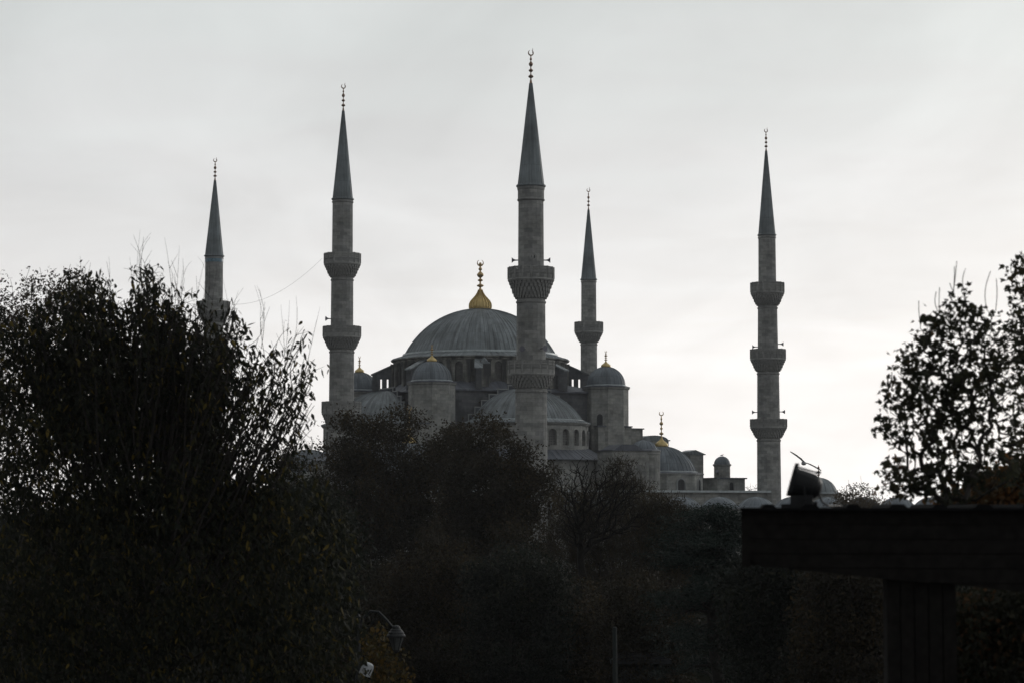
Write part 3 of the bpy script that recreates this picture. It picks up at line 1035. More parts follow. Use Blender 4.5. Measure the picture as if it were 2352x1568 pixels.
def build_court():
    cpos = P(1220, HOR, 243.0)
    root = empty('courtyard_arcade', (cpos.x, 243.0, 0), MROT)
    tag(root, 'low courtyard arcade wall of the mosque topped by a row of small lead domes', 'arcade')
    mb = MB()
    zt = rel(-0.15)
    mb.box((33, 0.3, zt / 2), (62, 4.4, zt))
    mb.box((33, 0.3, zt + 0.1), (62.6, 4.9, 0.2), mat=1)
    mb.box((0, 29, zt / 2), (4.4, 52, zt))
    mb.box((0, 29, zt + 0.1), (4.9, 52.4, 0.2), mat=1)
    for i in range(12):
        mb.M = Matrix.Translation((4.5 + 5 * i, -1.93, 1.2))
        mb.face([(x, 0, z) for x, z in arch_pts(1.5, 3.4)], mat=2)
    mb.M = Matrix.Identity(4)
    mb.build('arcade_wall', [M['wall'], M['lead'], M['glass']], root)
    for i in range(12):
        d = MB()
        d.lathe([(2.3, zt + 0.2), (2.15, zt + 0.35)] + dome_prof(2.05, 1.05, zt + 0.37, 8), rib=16, ribh=0.04, c=(4.5 + 5 * i, 0.3))
        d.build('arcade_dome', M['turret_lead'], root)
    # domed gate pavilion
    p = P(1881, HOR, 282)
    g = empty('gate_pavilion', (p.x, 282, 0), MROT)
    tag(g, 'small domed stone pavilion just right of and behind the black floodlight', 'pavilion')
    m2 = MB()
    zr = Zp(1133, 282)
    m2.box((0, 0, (zr - 1.0) / 2), (5.4, 5.4, zr - 1.0))
    m2.lathe([(2.75, zr - 1.1), (2.75, zr - 0.3), (2.9, zr - 0.1), (2.95, zr)], 8, ph=0.2)
    for s in range(4):
        m2.M = Matrix.Rotation(s * math.pi / 2, 4, 'Z')
        m2.prism([(-2.7, zr - 1.0), (2.7, zr - 1.0), (0, zr - 0.1)], -2.72, -2.5)
    m2.build('drum', M['wall'], g)
    m3 = MB()
    m3.lathe([(2.96, zr), (2.4, zr + 0.2)] + dome_prof(2.35, 1.85, zr + 0.22, 10), rib=20, ribh=0.04)
    m3.build('dome', M['lead'], g)
    m4 = MB()
    m4.lathe(finial_profile(zr + 2.0, 1.7, 0.16, [(0.25, 1, 0.08), (0.5, 0.8, 0.07), (0.8, 0.9, 0.1)], 0.05) + [(0, zr + 3.8)], 8)
    m4.build('finial', M['copper'], g)


build_court()


# ------------------------------------------------------------------ cable strung between two minarets
def build_cable():
    a = P(740, 594, 293.5)
    b = P(521, 698, 346)
    pts = []
    for i in range(25):
        f = i / 24
        p = a.lerp(b, f)
        p.z -= 2.6 * 4 * f * (1 - f) * 0.75
        pts.append(p)
    mb = MB()
    mb.tube(pts, 0.016, 4)
    o = mb.build('cable', M['metal'])
    tag(o, 'thin cable sagging between the top balconies of the two left minarets', 'cable')


build_cable()


# ------------------------------------------------------------------ trees
RNG = np.random.default_rng(11)


def np_mesh(name, verts, loops, starts, totals, mat, parent, tone=None):
    me = bpy.data.meshes.new(name)
    me.vertices.add(len(verts))
    me.vertices.foreach_set('co', np.asarray(verts, dtype=np.float32).ravel())
    me.loops.add(len(loops))
    me.loops.foreach_set('vertex_index', np.asarray(loops, dtype=np.int32))
    me.polygons.add(len(starts))
    me.polygons.foreach_set('loop_start', np.asarray(starts, dtype=np.int32))
    me.polygons.foreach_set('loop_total', np.asarray(totals, dtype=np.int32))
    me.materials.append(mat)
    me.update(calc_edges=True)
    me.validate()
    if tone is not None:
        at = me.attributes.new('tone', 'FLOAT', 'FACE')
        at.data.foreach_set('value', np.asarray(tone, dtype=np.float32))
    o = bpy.data.objects.new(name, me)
    COL.objects.link(o)
    o.parent = parent
    return o


LEAF = {
    # outline points (along, across), faces as index lists; across is folded down by |across|
    'long': ([(0, 0), (0.28, -0.5), (0.65, -0.38), (1, 0), (0.65, 0.38), (0.28, 0.5)], [(0, 1, 2, 3), (0, 3, 4, 5)]),
    'small': ([(0, 0), (0.5, -0.5), (1, 0), (0.5, 0.5)], [(0, 1, 2, 3)]),
    'maple': ([(0.0, 0.0), (0.10, -0.32), (0.22, -0.30), (0.42, -0.60), (0.50, -0.22), (1.0, 0.0), (0.50, 0.22), (0.42, 0.60), (0.22, 0.30), (0.10, 0.32), (0.3, 0.0)],
              [(10, 0, 1, 2), (10, 2, 3, 4), (10, 4, 5, 6), (10, 6, 7, 8), (10, 8, 9, 0)]),
}


def unit(a):
    return a / np.maximum(1e-9, np.linalg.norm(a, axis=-1, keepdims=True))


def leaf_mesh(name, pos, axis, length, width, kind, mat, parent, tone, fold=0.25):
    """one mesh of many separate leaves"""
    n = len(pos)
    axis = unit(axis)
    rnd = unit(RNG.normal(size=(n, 3)))
    side = unit(np.cross(axis, rnd))
    nor = np.cross(side, axis)
    pts, faces = LEAF[kind]
    k = len(pts)
    V = np.zeros((n, k, 3))
    for i, (a, c) in enumerate(pts):
        V[:, i] = pos + axis * (length * a)[:, None] + side * (width * c)[:, None] - nor * (width * abs(c) * fold)[:, None]
    base = (np.arange(n) * k)[:, None]
    lp, tot = [], []
    for f in faces:
        tot.append(len(f))
    loops = np.concatenate([base + np.array(f)[None, :] for f in faces], axis=1).ravel()
    totals = np.tile(np.array(tot), n)
    starts = np.concatenate([[0], np.cumsum(totals)[:-1]])
    return np_mesh(name, V.reshape(-1, 3), loops, starts, totals, mat, parent, np.repeat(tone, len(faces)))


def tubes_mesh(name, A, B, ra, rb, mat, parent, k=5):
    n = len(A)
    d = unit(B - A)
    ref = np.where(np.abs(d[:, 2:3]) > 0.9, np.array([[1.0, 0, 0]]), np.array([[0, 0, 1.0]]))
    u = unit(np.cross(d, ref))
    w = np.cross(d, u)
    V = np.zeros((n, 2 * k, 3))
    for i in range(k):
        a = 2 * math.pi * i / k
        o = math.cos(a) * u + math.sin(a) * w
        V[:, i] = A + o * ra[:, None]
        V[:, k + i] = B + o * rb[:, None]
    base = (np.arange(n) * 2 * k)[:, None]
    q = []
    for i in range(k):
        j = (i + 1) % k
        q.append(np.array([i, j, k + j, k + i]))
    loops = np.concatenate([base + f[None, :] for f in q], axis=1).ravel()
    totals = np.full(n * k, 4)
    starts = np.arange(n * k) * 4
    return np_mesh(name, V.reshape(-1, 3), loops, starts, totals, mat, parent)


def skeleton(base, att, trunk_h, step, wander=0.12, up=0.35, fork=0.3):
    """grow a branching skeleton from base that reaches every attractor; returns nodes, parents"""
    nodes = [np.array(base, float)]
    par = [-1]
    n0 = max(2, int(trunk_h / step))
    lean = att.mean(axis=0) - np.array(base)
    lean[2] = 0
    for i in range(1, n0 + 1):
        f = i / n0
        p = np.array(base) + np.array([0, 0, trunk_h * f]) + lean * 0.25 * f * f + RNG.normal(size=3) * step * wander * 0.6
        nodes.append(p)
        par.append(len(nodes) - 2)
    top = nodes[-1]
    order = np.argsort(np.linalg.norm(att - top, axis=1))
    buf = np.zeros((200000, 3))
    buf[:len(nodes)] = nodes
    plen = np.zeros(200000)
    for i in range(1, len(nodes)):
        plen[i] = plen[i - 1] + np.linalg.norm(nodes[i] - nodes[i - 1])
    n = len(nodes)
    first = max(1, n0 // 2)
    tips = []
    for ai in order:
        p = att[ai]
        dv = p - buf[first:n]
        dist = np.linalg.norm(dv, axis=1)
        cost = dist * (1.0 + up * np.clip(-dv[:, 2] / np.maximum(dist, 1e-6) + 0.2, 0, 1.2)) + fork * 0.15 * plen[first:n]
        j = first + int(np.argmin(cost))
        a = buf[j].copy()
        d = np.linalg.norm(p - a)
        m = max(1, int(d / step))
        sag = RNG.normal(size=3) * d * wander
        prev = j
        for i in range(1, m + 1):
            f = i / m
            q = a + (p - a) * f + sag * math.sin(math.pi * f) + (RNG.normal(size=3) * step * wander if i < m else 0)
            q = q + np.array([0, 0, -0.06 * d * math.sin(math.pi * f)])
            buf[n] = q
            plen[n] = plen[prev] + d / m
            par.append(prev)
            prev = n
            n += 1
        tips.append(prev)
    return buf[:n].copy(), np.array(par), np.array(tips)


def branch_mesh(nodes, par, rtip, power, rmax, mat, parent, name='trunk', k=5, rmin=0.0):
    n = len(nodes)
    load = np.zeros(n)
    kids = np.zeros(n)
    for i in range(1, n):
        kids[par[i]] += 1
    load[kids == 0] = 1
    for i in range(n - 1, 0, -1):
        load[par[i]] += load[i]
    r = np.minimum(rmax, rtip * np.maximum(load, 1) ** power)
    e = np.arange(1, n)
    rp = r[par[e]]
    rp = np.minimum(rp, r[e] * 1.6)
    return tubes_mesh(name, nodes[par[e]], nodes[e], rp, r[e], mat, parent, k)


def blob_points(blobs, n, edge=0.0):
    """random points in ellipsoids given as (x, y, rx, ry, Y, rY) in picture pixels and metres of depth"""
    vol = np.array([b[2] * b[3] * b[5] for b in blobs], float) ** 0.85
    pick = RNG.choice(len(blobs), size=n, p=vol / vol.sum())
    d = unit(RNG.normal(size=(n, 3)))
    r = RNG.random(n) ** (1 / 3.0) if edge == 0 else (edge + (1 - edge) * RNG.random(n)) ** 0.6
    out = np.zeros((n, 3))
    for i in range(n):
        b = blobs[pick[i]]
        Y = b[4] + d[i, 1] * r[i] * b[5]
        c = P(b[0], b[1], b[4])
        s = b[4] / FPX
        out[i] = (c.x + d[i, 0] * r[i] * b[2] * s, Y, c.z + d[i, 2] * r[i] * b[3] * s)
    return out


def tufts(blobs, n, rx, ry, rY, edge=0.55):
    """break smooth crown volumes into many uneven boughs"""
    out = []
    for b in blobs:
        m = max(3, int(n * (b[2] * b[3]) / sum(q[2] * q[3] for q in blobs)))
        d = unit(RNG.normal(size=(m, 3)))
        r = (edge + (1 - edge) * RNG.random(m))
        for i in range(m):
            k = RNG.uniform(0.5, 1.3)
            out.append((b[0] + d[i, 0] * r[i] * b[2], b[1] + d[i, 2] * r[i] * b[3], rx * k, ry * k * RNG.uniform(0.7, 1.2), b[4] + d[i, 1] * r[i] * b[5], rY * k))
    return out


def cluster(att, per, spread, axis_fn):
    n = len(att) * per
    src = np.repeat(att, per, axis=0)
    pos = src + RNG.normal(size=(n, 3)) * np.array(spread)
    return pos, axis_fn(pos, src)


def tree(name, label, cat, base_px, Y, blobs, n_att, trunk_h, step, per, spread, leaf, kind, mat, bark='bark_dark',
         rtip=0.006, power=0.5, rmax=0.3, droop=0.5, wander=0.12, tone_pow=1.0, group=None, up=0.35, shoots=None, edge=0.0, k=4, fork=0.3, fold=0.25):
    b = P(base_px, HOR, Y)
    root = empty(name, (b.x, Y, ground_z(Y)))
    tag(root, label, cat, group)
    att = blob_points(blobs, n_att, edge)
    base = np.array([b.x, Y, ground_z(Y) - 0.1])
    att[:, 2] = np.maximum(att[:, 2], base[2] + 0.5)
    nodes, par, tips = skeleton(base, att, trunk_h, step, wander, up, fork)
    off = np.array([b.x, Y, ground_z(Y)])
    if shoots is not None:
        # long bare shoots standing out of the crown, each from the nearest twig
        orig = nodes.copy()
        for (x, y, x2, y2) in shoots:
            a, c = np.array(P(x, y, Y)), np.array(P(x2, y2, Y))
            near = np.linalg.norm(orig - a, axis=1)
            prev = int(np.argmin(near))
            a = orig[prev]
            c = c + np.array([(a[0] - P(x, y, Y).x) * 0.7, a[1] - Y, 0])
            bend = RNG.normal(size=3) * 0.06 * np.linalg.norm(c - a)
            for i in range(1, 9):
                f = i / 8
                nodes = np.vstack([nodes, a + (c - a) * f + bend * math.sin(math.pi * f)])
                par = np.append(par, prev)
                prev = len(nodes) - 1
    branch_mesh(nodes - off, par, rtip, power, rmax, M[bark], root, 'trunk', k)
    if per:
        def ax(pos, src):
            v = RNG.normal(size=pos.shape) + np.array([0, 0, -droop * 2.2])
            return v
        pos, axis = cluster(att, per, spread, ax)
        # some leaves along the twigs too
        n = len(pos)
        big = RNG.uniform(0.55, 1.35, n)
        L = leaf[0] * big
        Wd_ = leaf[1] * big * RNG.uniform(0.75, 1.15, n)
        cen = att[RNG.integers(0, len(att), 40)]
        ct = RNG.random(40)
        dd = ((att[:, None, :] - cen[None]) ** 2).sum(-1)
        bough = np.repeat(ct[dd.argmin(1)], per)
        tone = (0.55 * RNG.random(n) + 0.45 * bough) ** tone_pow
        leaf_mesh('crown', pos - off, axis, L, Wd_, kind, M[mat], root, tone, fold)
    return root


# ---- big leafy tree filling the left foreground
def left_trees():
    Y = 37.0
    b = P(330, HOR, Y)
    g = ground_z(Y)
    root = empty('leafy_tree', (b.x, Y, g))
    tag(root, 'big dark leafy tree in the left foreground, thin bare twigs above its top', 'tree')
    off = np.array([b.x, Y, g])
    # solid lower crown
    blobs = [(15, 860, 85, 110, Y + 0.5, 0.9), (90, 950, 140, 140, Y + 0.5, 1.1), (280, 960, 120, 120, Y, 1.0), (150, 1080, 220, 150, Y, 1.4), (400, 1130, 190, 110, Y, 1.3), (580, 1160, 110, 70, Y, 1.0),
             (100, 1290, 260, 220, Y, 1.5), (400, 1290, 260, 220, Y, 1.5), (660, 1270, 160, 200, Y, 1.2), (100, 1520, 280, 170, Y, 1.4), (480, 1520, 300, 170, Y, 1.4), (700, 1480, 150, 180, Y, 1.2)]
    att = blob_points(blobs, 2000)
    att[:, 2] = np.maximum(att[:, 2], g + 0.5)
    nodes, par, tips = skeleton((b.x, Y, g - 0.1), att, 1.4, 0.2, 0.05, 0.9)
    pos = np.repeat(att, 20, axis=0)
    pos = pos + RNG.normal(size=pos.shape) * np.array([0.14, 0.18, 0.17])
    # upright shoots fanning out of the crown, each hung with leaves
    tipblobs = [(40, 720, 70, 60, 16), (120, 690, 60, 50, 16), (210, 650, 45, 36, 20), (200, 760, 90, 80, 22), (335, 640, 28, 30, 15), (320, 700, 70, 50, 20), (270, 780, 80, 80, 17), (400, 700, 45, 40, 22), (440, 735, 40, 40, 14), (380, 800, 80, 80, 15),
                (470, 770, 45, 50, 20), (500, 800, 40, 40, 14), (545, 730, 28, 45, 11), (560, 800, 60, 60, 16), (500, 880, 80, 80, 14), (620, 790, 35, 50, 8), (610, 880, 60, 70, 9), (690, 800, 32, 50, 7), (720, 870, 22, 40, 6),
                (680, 930, 45, 60, 7), (730, 950, 18, 40, 4), (600, 980, 70, 60, 8), (690, 1010, 40, 50, 6)]
    SA, SB, RA, RB, LP = [], [], [], [], []
    for (cx, cy, rx, ry, cnt) in tipblobs:
        for _ in range(cnt):
            r, an = math.sqrt(RNG.random()), RNG.random() * 2 * math.pi
            px, py = cx + rx * r * math.cos(an), cy + ry * r * math.sin(an)
            dy = RNG.normal() * 0.55
            tip = np.array(P(px, py, Y + dy))
            f = (px - 330) / 400.0
            o = np.array(P(330 + (px - 330) * 0.42 + RNG.normal() * 25, py + 330 + RNG.random() * 120, Y + dy * 0.6))
            c = np.array(P(px - 55 * f + RNG.normal() * 14, py + 120, Y + dy * 0.9))
            n = 14
            pts = [(1 - t) ** 2 * o + 2 * t * (1 - t) * c + t * t * tip for t in np.linspace(0, 1, n)]
            wob = RNG.normal(size=3) * 0.07
            pts = [p + RNG.normal(size=3) * 0.014 + wob * math.sin(5.0 * k / n + py) for k, p in enumerate(pts)]
            bare = RNG.random() < 0.10
            for i in range(n - 1):
                SA.append(pts[i]); SB.append(pts[i + 1])
                RA.append(0.016 * (1 - i / n) + 0.003); RB.append(0.016 * (1 - (i + 1) / n) + 0.003)
                if i >= 3:
                    dens = (2.6 if i < n - 3 else 1.6) * (0.5 if px > 600 else 0.75 if px > 470 else 0.85 if px > 230 else 1.25)
                    if bare and i > n - 6:
                        dens *= 0.12
                    for _k in range(RNG.poisson(dens * 2.1)):
                        p = pts[i] + (pts[i + 1] - pts[i]) * RNG.random()
                        if RNG.random() < 0.5:                       # a side twig with a few leaves
                            e = p + np.array([RNG.normal() * 0.13, RNG.normal() * 0.12, abs(RNG.normal()) * 0.10])
                            SA.append(p); SB.append(e); RA.append(0.004); RB.append(0.002)
                            for _q in range(RNG.integers(1, 4)):
                                LP.append(e + RNG.normal(size=3) * 0.045)
                        else:
                            LP.append(p + RNG.normal(size=3) * 0.02)
    for (x, y, x2, y2) in [(330, 640, 300, 560), (338, 640, 322, 528), (350, 660, 347, 535), (335, 650, 345, 545), (300, 690, 298, 590), (400, 700, 378, 545), (395, 690, 412, 565), (405, 720, 385, 600),
                           (420, 720, 440, 600), (425, 740, 455, 590), (450, 740, 470, 600), (430, 760, 420, 620), (440, 800, 480, 600), (500, 760, 512, 640), (540, 740, 560, 660), (560, 740, 585, 655),
                           (610, 770, 600, 690), (640, 780, 665, 690), (600, 740, 590, 655), (650, 790, 680, 680), (655, 780, 645, 700), (230, 640, 250, 590), (180, 650, 175, 605),
                           (215, 640, 205, 598), (700, 800, 735, 705), (480, 745, 498, 620), (520, 800, 548, 668)]:
        A, C = np.array(P(x, y + 60, Y)), np.array(P(x2, y2, Y))
        bend = RNG.normal(size=3) * 0.11 * np.linalg.norm(C - A)
        pts = [A + (C - A) * t + bend * math.sin(math.pi * t) for t in np.linspace(0, 1, 9)]
        for i in range(8):
            SA.append(pts[i]); SB.append(pts[i + 1]); RA.append(0.0055 - 0.0005 * i); RB.append(0.0055 - 0.0005 * (i + 1))
        for k in (3, 5):
            e = pts[k] + np.array([RNG.normal() * 0.07, 0.02, 0.22 + 0.1 * RNG.random()])
            SA.append(pts[k]); SB.append(e); RA.append(0.0035); RB.append(0.002)
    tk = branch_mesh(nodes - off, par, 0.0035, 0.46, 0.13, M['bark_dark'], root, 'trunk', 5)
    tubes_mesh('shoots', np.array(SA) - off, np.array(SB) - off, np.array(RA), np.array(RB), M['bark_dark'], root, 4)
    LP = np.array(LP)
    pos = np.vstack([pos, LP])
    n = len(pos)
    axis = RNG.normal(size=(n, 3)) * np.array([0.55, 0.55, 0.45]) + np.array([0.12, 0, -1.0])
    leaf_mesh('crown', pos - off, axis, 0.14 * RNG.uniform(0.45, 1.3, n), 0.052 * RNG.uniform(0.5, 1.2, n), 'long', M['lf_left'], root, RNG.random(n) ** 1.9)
    Y2 = 50.0
    blobs = [(40, 720, 95, 90, Y2, 1.3), (130, 700, 80, 75, Y2, 1.2), (60, 850, 170, 150, Y2, 1.6), (-40, 760, 80, 110, Y2, 1.2), (185, 660, 40, 40, Y2, 0.6), (80, 1000, 200, 150, Y2, 1.6)]
    tree('fine_leaved_tree', 'russet fine-leaved tree behind the big leafy tree, at the left edge', 'tree',
         60, Y2, blobs, 1400, 3.2, 0.25, 14, (0.10, 0.13, 0.11), (0.085, 0.04), 'small', 'lf_fine', rtip=0.004, power=0.45, rmax=0.16, droop=0.1,
         shoots=[(60, 650, 70, 612), (100, 650, 92, 615), (150, 640, 160, 605), (30, 660, 24, 640)])


left_trees()


# ---- trees in the middle distance in front of the mosque
def middle_trees():
    Y = 150.0
    env = [(825, 1022, 85, 80, Y, 3.0), (885, 996, 80, 66, Y, 2.6), (955, 1012, 75, 62, Y, 2.6), (1010, 1040, 60, 55, Y, 2.4), (1035, 1022, 50, 48, Y, 2.2), (870, 985, 45, 38, Y, 2), (880, 1120, 150, 120, Y, 4), (775, 1062, 75, 85, Y, 3), (700, 1095, 70, 75, Y, 3),
           (1000, 1120, 90, 100, Y, 3), (880, 1250, 190, 140, Y, 4)]
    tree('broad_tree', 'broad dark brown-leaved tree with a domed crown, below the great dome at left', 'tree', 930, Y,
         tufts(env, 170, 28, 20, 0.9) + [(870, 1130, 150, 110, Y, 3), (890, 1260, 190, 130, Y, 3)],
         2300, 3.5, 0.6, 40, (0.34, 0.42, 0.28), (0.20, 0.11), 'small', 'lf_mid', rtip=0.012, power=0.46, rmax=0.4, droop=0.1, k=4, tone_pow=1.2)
    Y = 140.0
    env = [(1070, 1012, 50, 46, Y, 2.0), (1112, 1014, 55, 50, Y, 2.2), (1165, 1050, 60, 58, Y, 2.2), (1230, 1085, 50, 48, Y, 2.0), (1265, 1125, 38, 50, Y, 1.6), (1130, 1130, 130, 110, Y, 3.4), (1120, 1260, 160, 130, Y, 3.5), (1030, 1040, 50, 55, Y, 2)]
    tree('broad_tree', 'dark brown-leaved tree whose crown hides the foot of the thickest minaret', 'tree', 1120, Y,
         tufts(env, 110, 25, 19, 0.9) + [(1130, 1140, 130, 100, Y, 2.6), (1120, 1260, 160, 120, Y, 3)],
         2000, 3.5, 0.6, 40, (0.32, 0.42, 0.27), (0.19, 0.105), 'small', 'lf_mid', rtip=0.012, power=0.46, rmax=0.4, droop=0.1, k=4, tone_pow=1.2)
    # leafless tree
    Y = 105.0
    tree('bare_tree', 'leafless tree with crooked dark branches in front of the half dome drum', 'tree', 1330, Y,
         [(1345, 1105, 62, 60, Y, 1.6), (1310, 1130, 45, 60, Y, 1.3), (1420, 1110, 62, 48, Y, 1.4), (1390, 1180, 100, 60, Y, 1.7), (1330, 1200, 60, 60, Y, 1.4), (1450, 1160, 50, 50, Y, 1.2)],
         900, 3.9, 0.3, 0, None, None, None, None, bark='bark_black', rtip=0.013, power=0.46, rmax=0.27, wander=0.06, k=5, up=0.9, fork=2.6)
    Y = 118.0
    tree('twiggy_tree', 'dense twiggy brown tree just behind the leafless tree, right of it', 'tree', 1420, Y,
         [(1425, 1095, 48, 48, Y, 1.5), (1450, 1150, 62, 55, Y, 1.6), (1390, 1160, 70, 60, Y, 1.6), (1310, 1180, 50, 70, Y, 1.4), (1400, 1220, 120, 70, Y, 2), (1330, 1260, 90, 80, Y, 2), (1400, 1330, 130, 110, Y, 2.4)],
         2000, 2.8, 0.4, 20, (0.2, 0.3, 0.18), (0.28, 0.03), 'small', 'lf_mid', rtip=0.011, power=0.43, rmax=0.25, droop=-0.4, wander=0.06, fork=2.6)
    Y = 110.0
    tree('twiggy_tree', 'dense twiggy brown tree between the rounded front wing and the cedar', 'tree', 1530, Y,
         [(1500, 1185, 50, 50, Y, 1.5), (1545, 1195, 55, 58, Y, 1.6), (1480, 1240, 70, 70, Y, 1.6), (1570, 1250, 70, 80, Y, 1.6), (1520, 1340, 110, 110, Y, 2.2)],
         1500, 2.6, 0.4, 22, (0.2, 0.3, 0.18), (0.26, 0.035), 'small', 'lf_mid', rtip=0.011, power=0.43, rmax=0.22, droop=-0.4, wander=0.06, fork=2.6)


middle_trees()


# ---- cedar
def cedar():
    Y = 72.0
    b = P(1640, HOR, Y)
    root = empty('cedar_tree', (b.x, Y, 0))
    tag(root, 'dark cedar with level layered boughs, left of the wooden kiosk roof', 'tree')
    off = np.array([b.x, Y, 0.0])
    A, B, ra, rb = [], [], [], []
    ztop = Zp(1140, Y) - 0.25
    n = 14
    tp = [np.array([0.12 * math.sin(i * 0.7), 0.1 * math.cos(i), ztop * i / n]) for i in range(n + 1)]
    for i in range(n):
        A.append(tp[i]); B.append(tp[i + 1]); ra.append(0.24 * (1 - i / n) + 0.03); rb.append(0.24 * (1 - (i + 1) / n) + 0.03)
    pads = []
    for t in range(96):
        f = RNG.random() ** 0.9
        z = 1.3 + (ztop - 1.35) * f
        a = RNG.random() * 2 * math.pi
        Lr = (2.6 * (1 - f) ** 0.6 + 0.6) * RNG.uniform(0.55, 1.15)
        if math.cos(a) < 0 and f > 0.75:
            Lr *= 1.3
        lift = RNG.normal() * 0.12 + 0.10
        prev = np.array([0, 0, z])
        m = 7
        for i in range(1, m + 1):
            g = i / m
            q = np.array([math.cos(a) * Lr * g, math.sin(a) * Lr * g, z + lift * Lr * g - 0.13 * g * g * Lr]) + RNG.normal(size=3) * 0.05
            A.append(prev); B.append(q); ra.append(0.05 * (1 - g) + 0.016); rb.append(0.05 * (1 - g) + 0.01)
            prev = q
            if g > 0.2:
                for _ in range(3):
                    pads.append(q + np.array([RNG.normal() * 0.25, RNG.normal() * 0.25, RNG.normal() * 0.05 + 0.04]))
    tubes_mesh('trunk', np.array(A), np.array(B), np.array(ra), np.array(rb), M['bark_dark'], root, 6)
    pads = np.array(pads)
    per = 26
    src = np.repeat(pads, per, axis=0)
    pos = src + RNG.normal(size=src.shape) * np.array([0.18, 0.18, 0.075])
    ax = RNG.normal(size=src.shape) * np.array([1, 1, 0.5]) + np.array([0, 0, 0.2])
    k = len(pos)
    leaf_mesh('crown', pos, ax, RNG.uniform(0.08, 0.19, k), RNG.uniform(0.025, 0.045, k), 'small', M['lf_cedar'], root, RNG.random(k))


cedar()


# ---- maple behind the kiosk at the right
def right_trees():
    Y = 22.4
    blobs = [(2085, 900, 60, 70, Y, 0.38), (2055, 960, 48, 65, Y, 0.34), (2110, 810, 42, 60, Y, 0.34), (2155, 770, 45, 60, Y, 0.38), (2215, 760, 55, 80, Y, 0.42),
             (2207, 690, 34, 48, Y, 0.26), (2150, 880, 80, 90, Y, 0.51), (2230, 880, 70, 110, Y, 0.51), (2290, 790, 50, 95, Y, 0.42), (2290, 930, 60, 100, Y, 0.47),
             (2110, 1000, 70, 60, Y, 0.42), (2090, 1100, 80, 50, Y, 0.42), (2055, 1090, 45, 40, Y, 0.34), (2170, 1000, 60, 60, Y, 0.42), (2180, 1110, 90, 60, Y, 0.51), (2270, 1060, 70, 80, Y, 0.51)]
    sh = [(2110, 740, 2108, 690), (2145, 700, 2142, 670), (2160, 700, 2160, 660), (2185, 690, 2178, 650), (2200, 660, 2205, 600), (2212, 660, 2208, 612), (2225, 670, 2222, 620),
          (2260, 690, 2270, 625), (2270, 690, 2277, 640)]
    tree('maple_tree', 'maple with sparse dark leaves standing behind the right-hand end of the wooden kiosk roof', 'tree', 2262, Y, blobs, 760, 3.3, 0.12, 4, (0.04, 0.06, 0.035),
         (0.074, 0.07), 'maple', 'lf_maple', rtip=0.004, power=0.5, rmax=0.10, droop=0.25, wander=0.08, tone_pow=1.3, shoots=sh, up=0.7, fold=0.35)
    Y = 24.0
    blobs = [(2345, 645, 38, 68, Y, 0.34), (2355, 760, 45, 100, Y, 0.42), (2370, 900, 60, 120, Y, 0.51), (2400, 760, 60, 150, Y, 0.51), (2380, 1050, 80, 100, Y, 0.51), (2420, 950, 70, 200, Y, 0.59)]
    tree('maple_tree', 'taller maple at the right edge of the picture, its top above all other leaves there', 'tree', 2390, Y, blobs, 560, 3.2, 0.12, 4, (0.04, 0.06, 0.038),
         (0.074, 0.07), 'maple', 'lf_maple', rtip=0.004, power=0.5, rmax=0.10, droop=0.25, wander=0.08, tone_pow=1.3, up=0.7, fold=0.35)
    Y = 26.0
    blobs = [(2290, 1140, 70, 55, Y, 0.51), (2200, 1160, 60, 35, Y, 0.42), (2350, 1110, 60, 60, Y, 0.51)]
    tree('rust_leaved_shrub', 'rust-leaved tall shrub below the maples, just above the kiosk roof', 'shrub', 2290, Y, blobs, 420, 2.4, 0.14, 11, (0.08, 0.10, 0.07),
         (0.07, 0.05), 'long', 'lf_rust', rtip=0.004, power=0.47, rmax=0.08, droop=0.3)


right_trees()


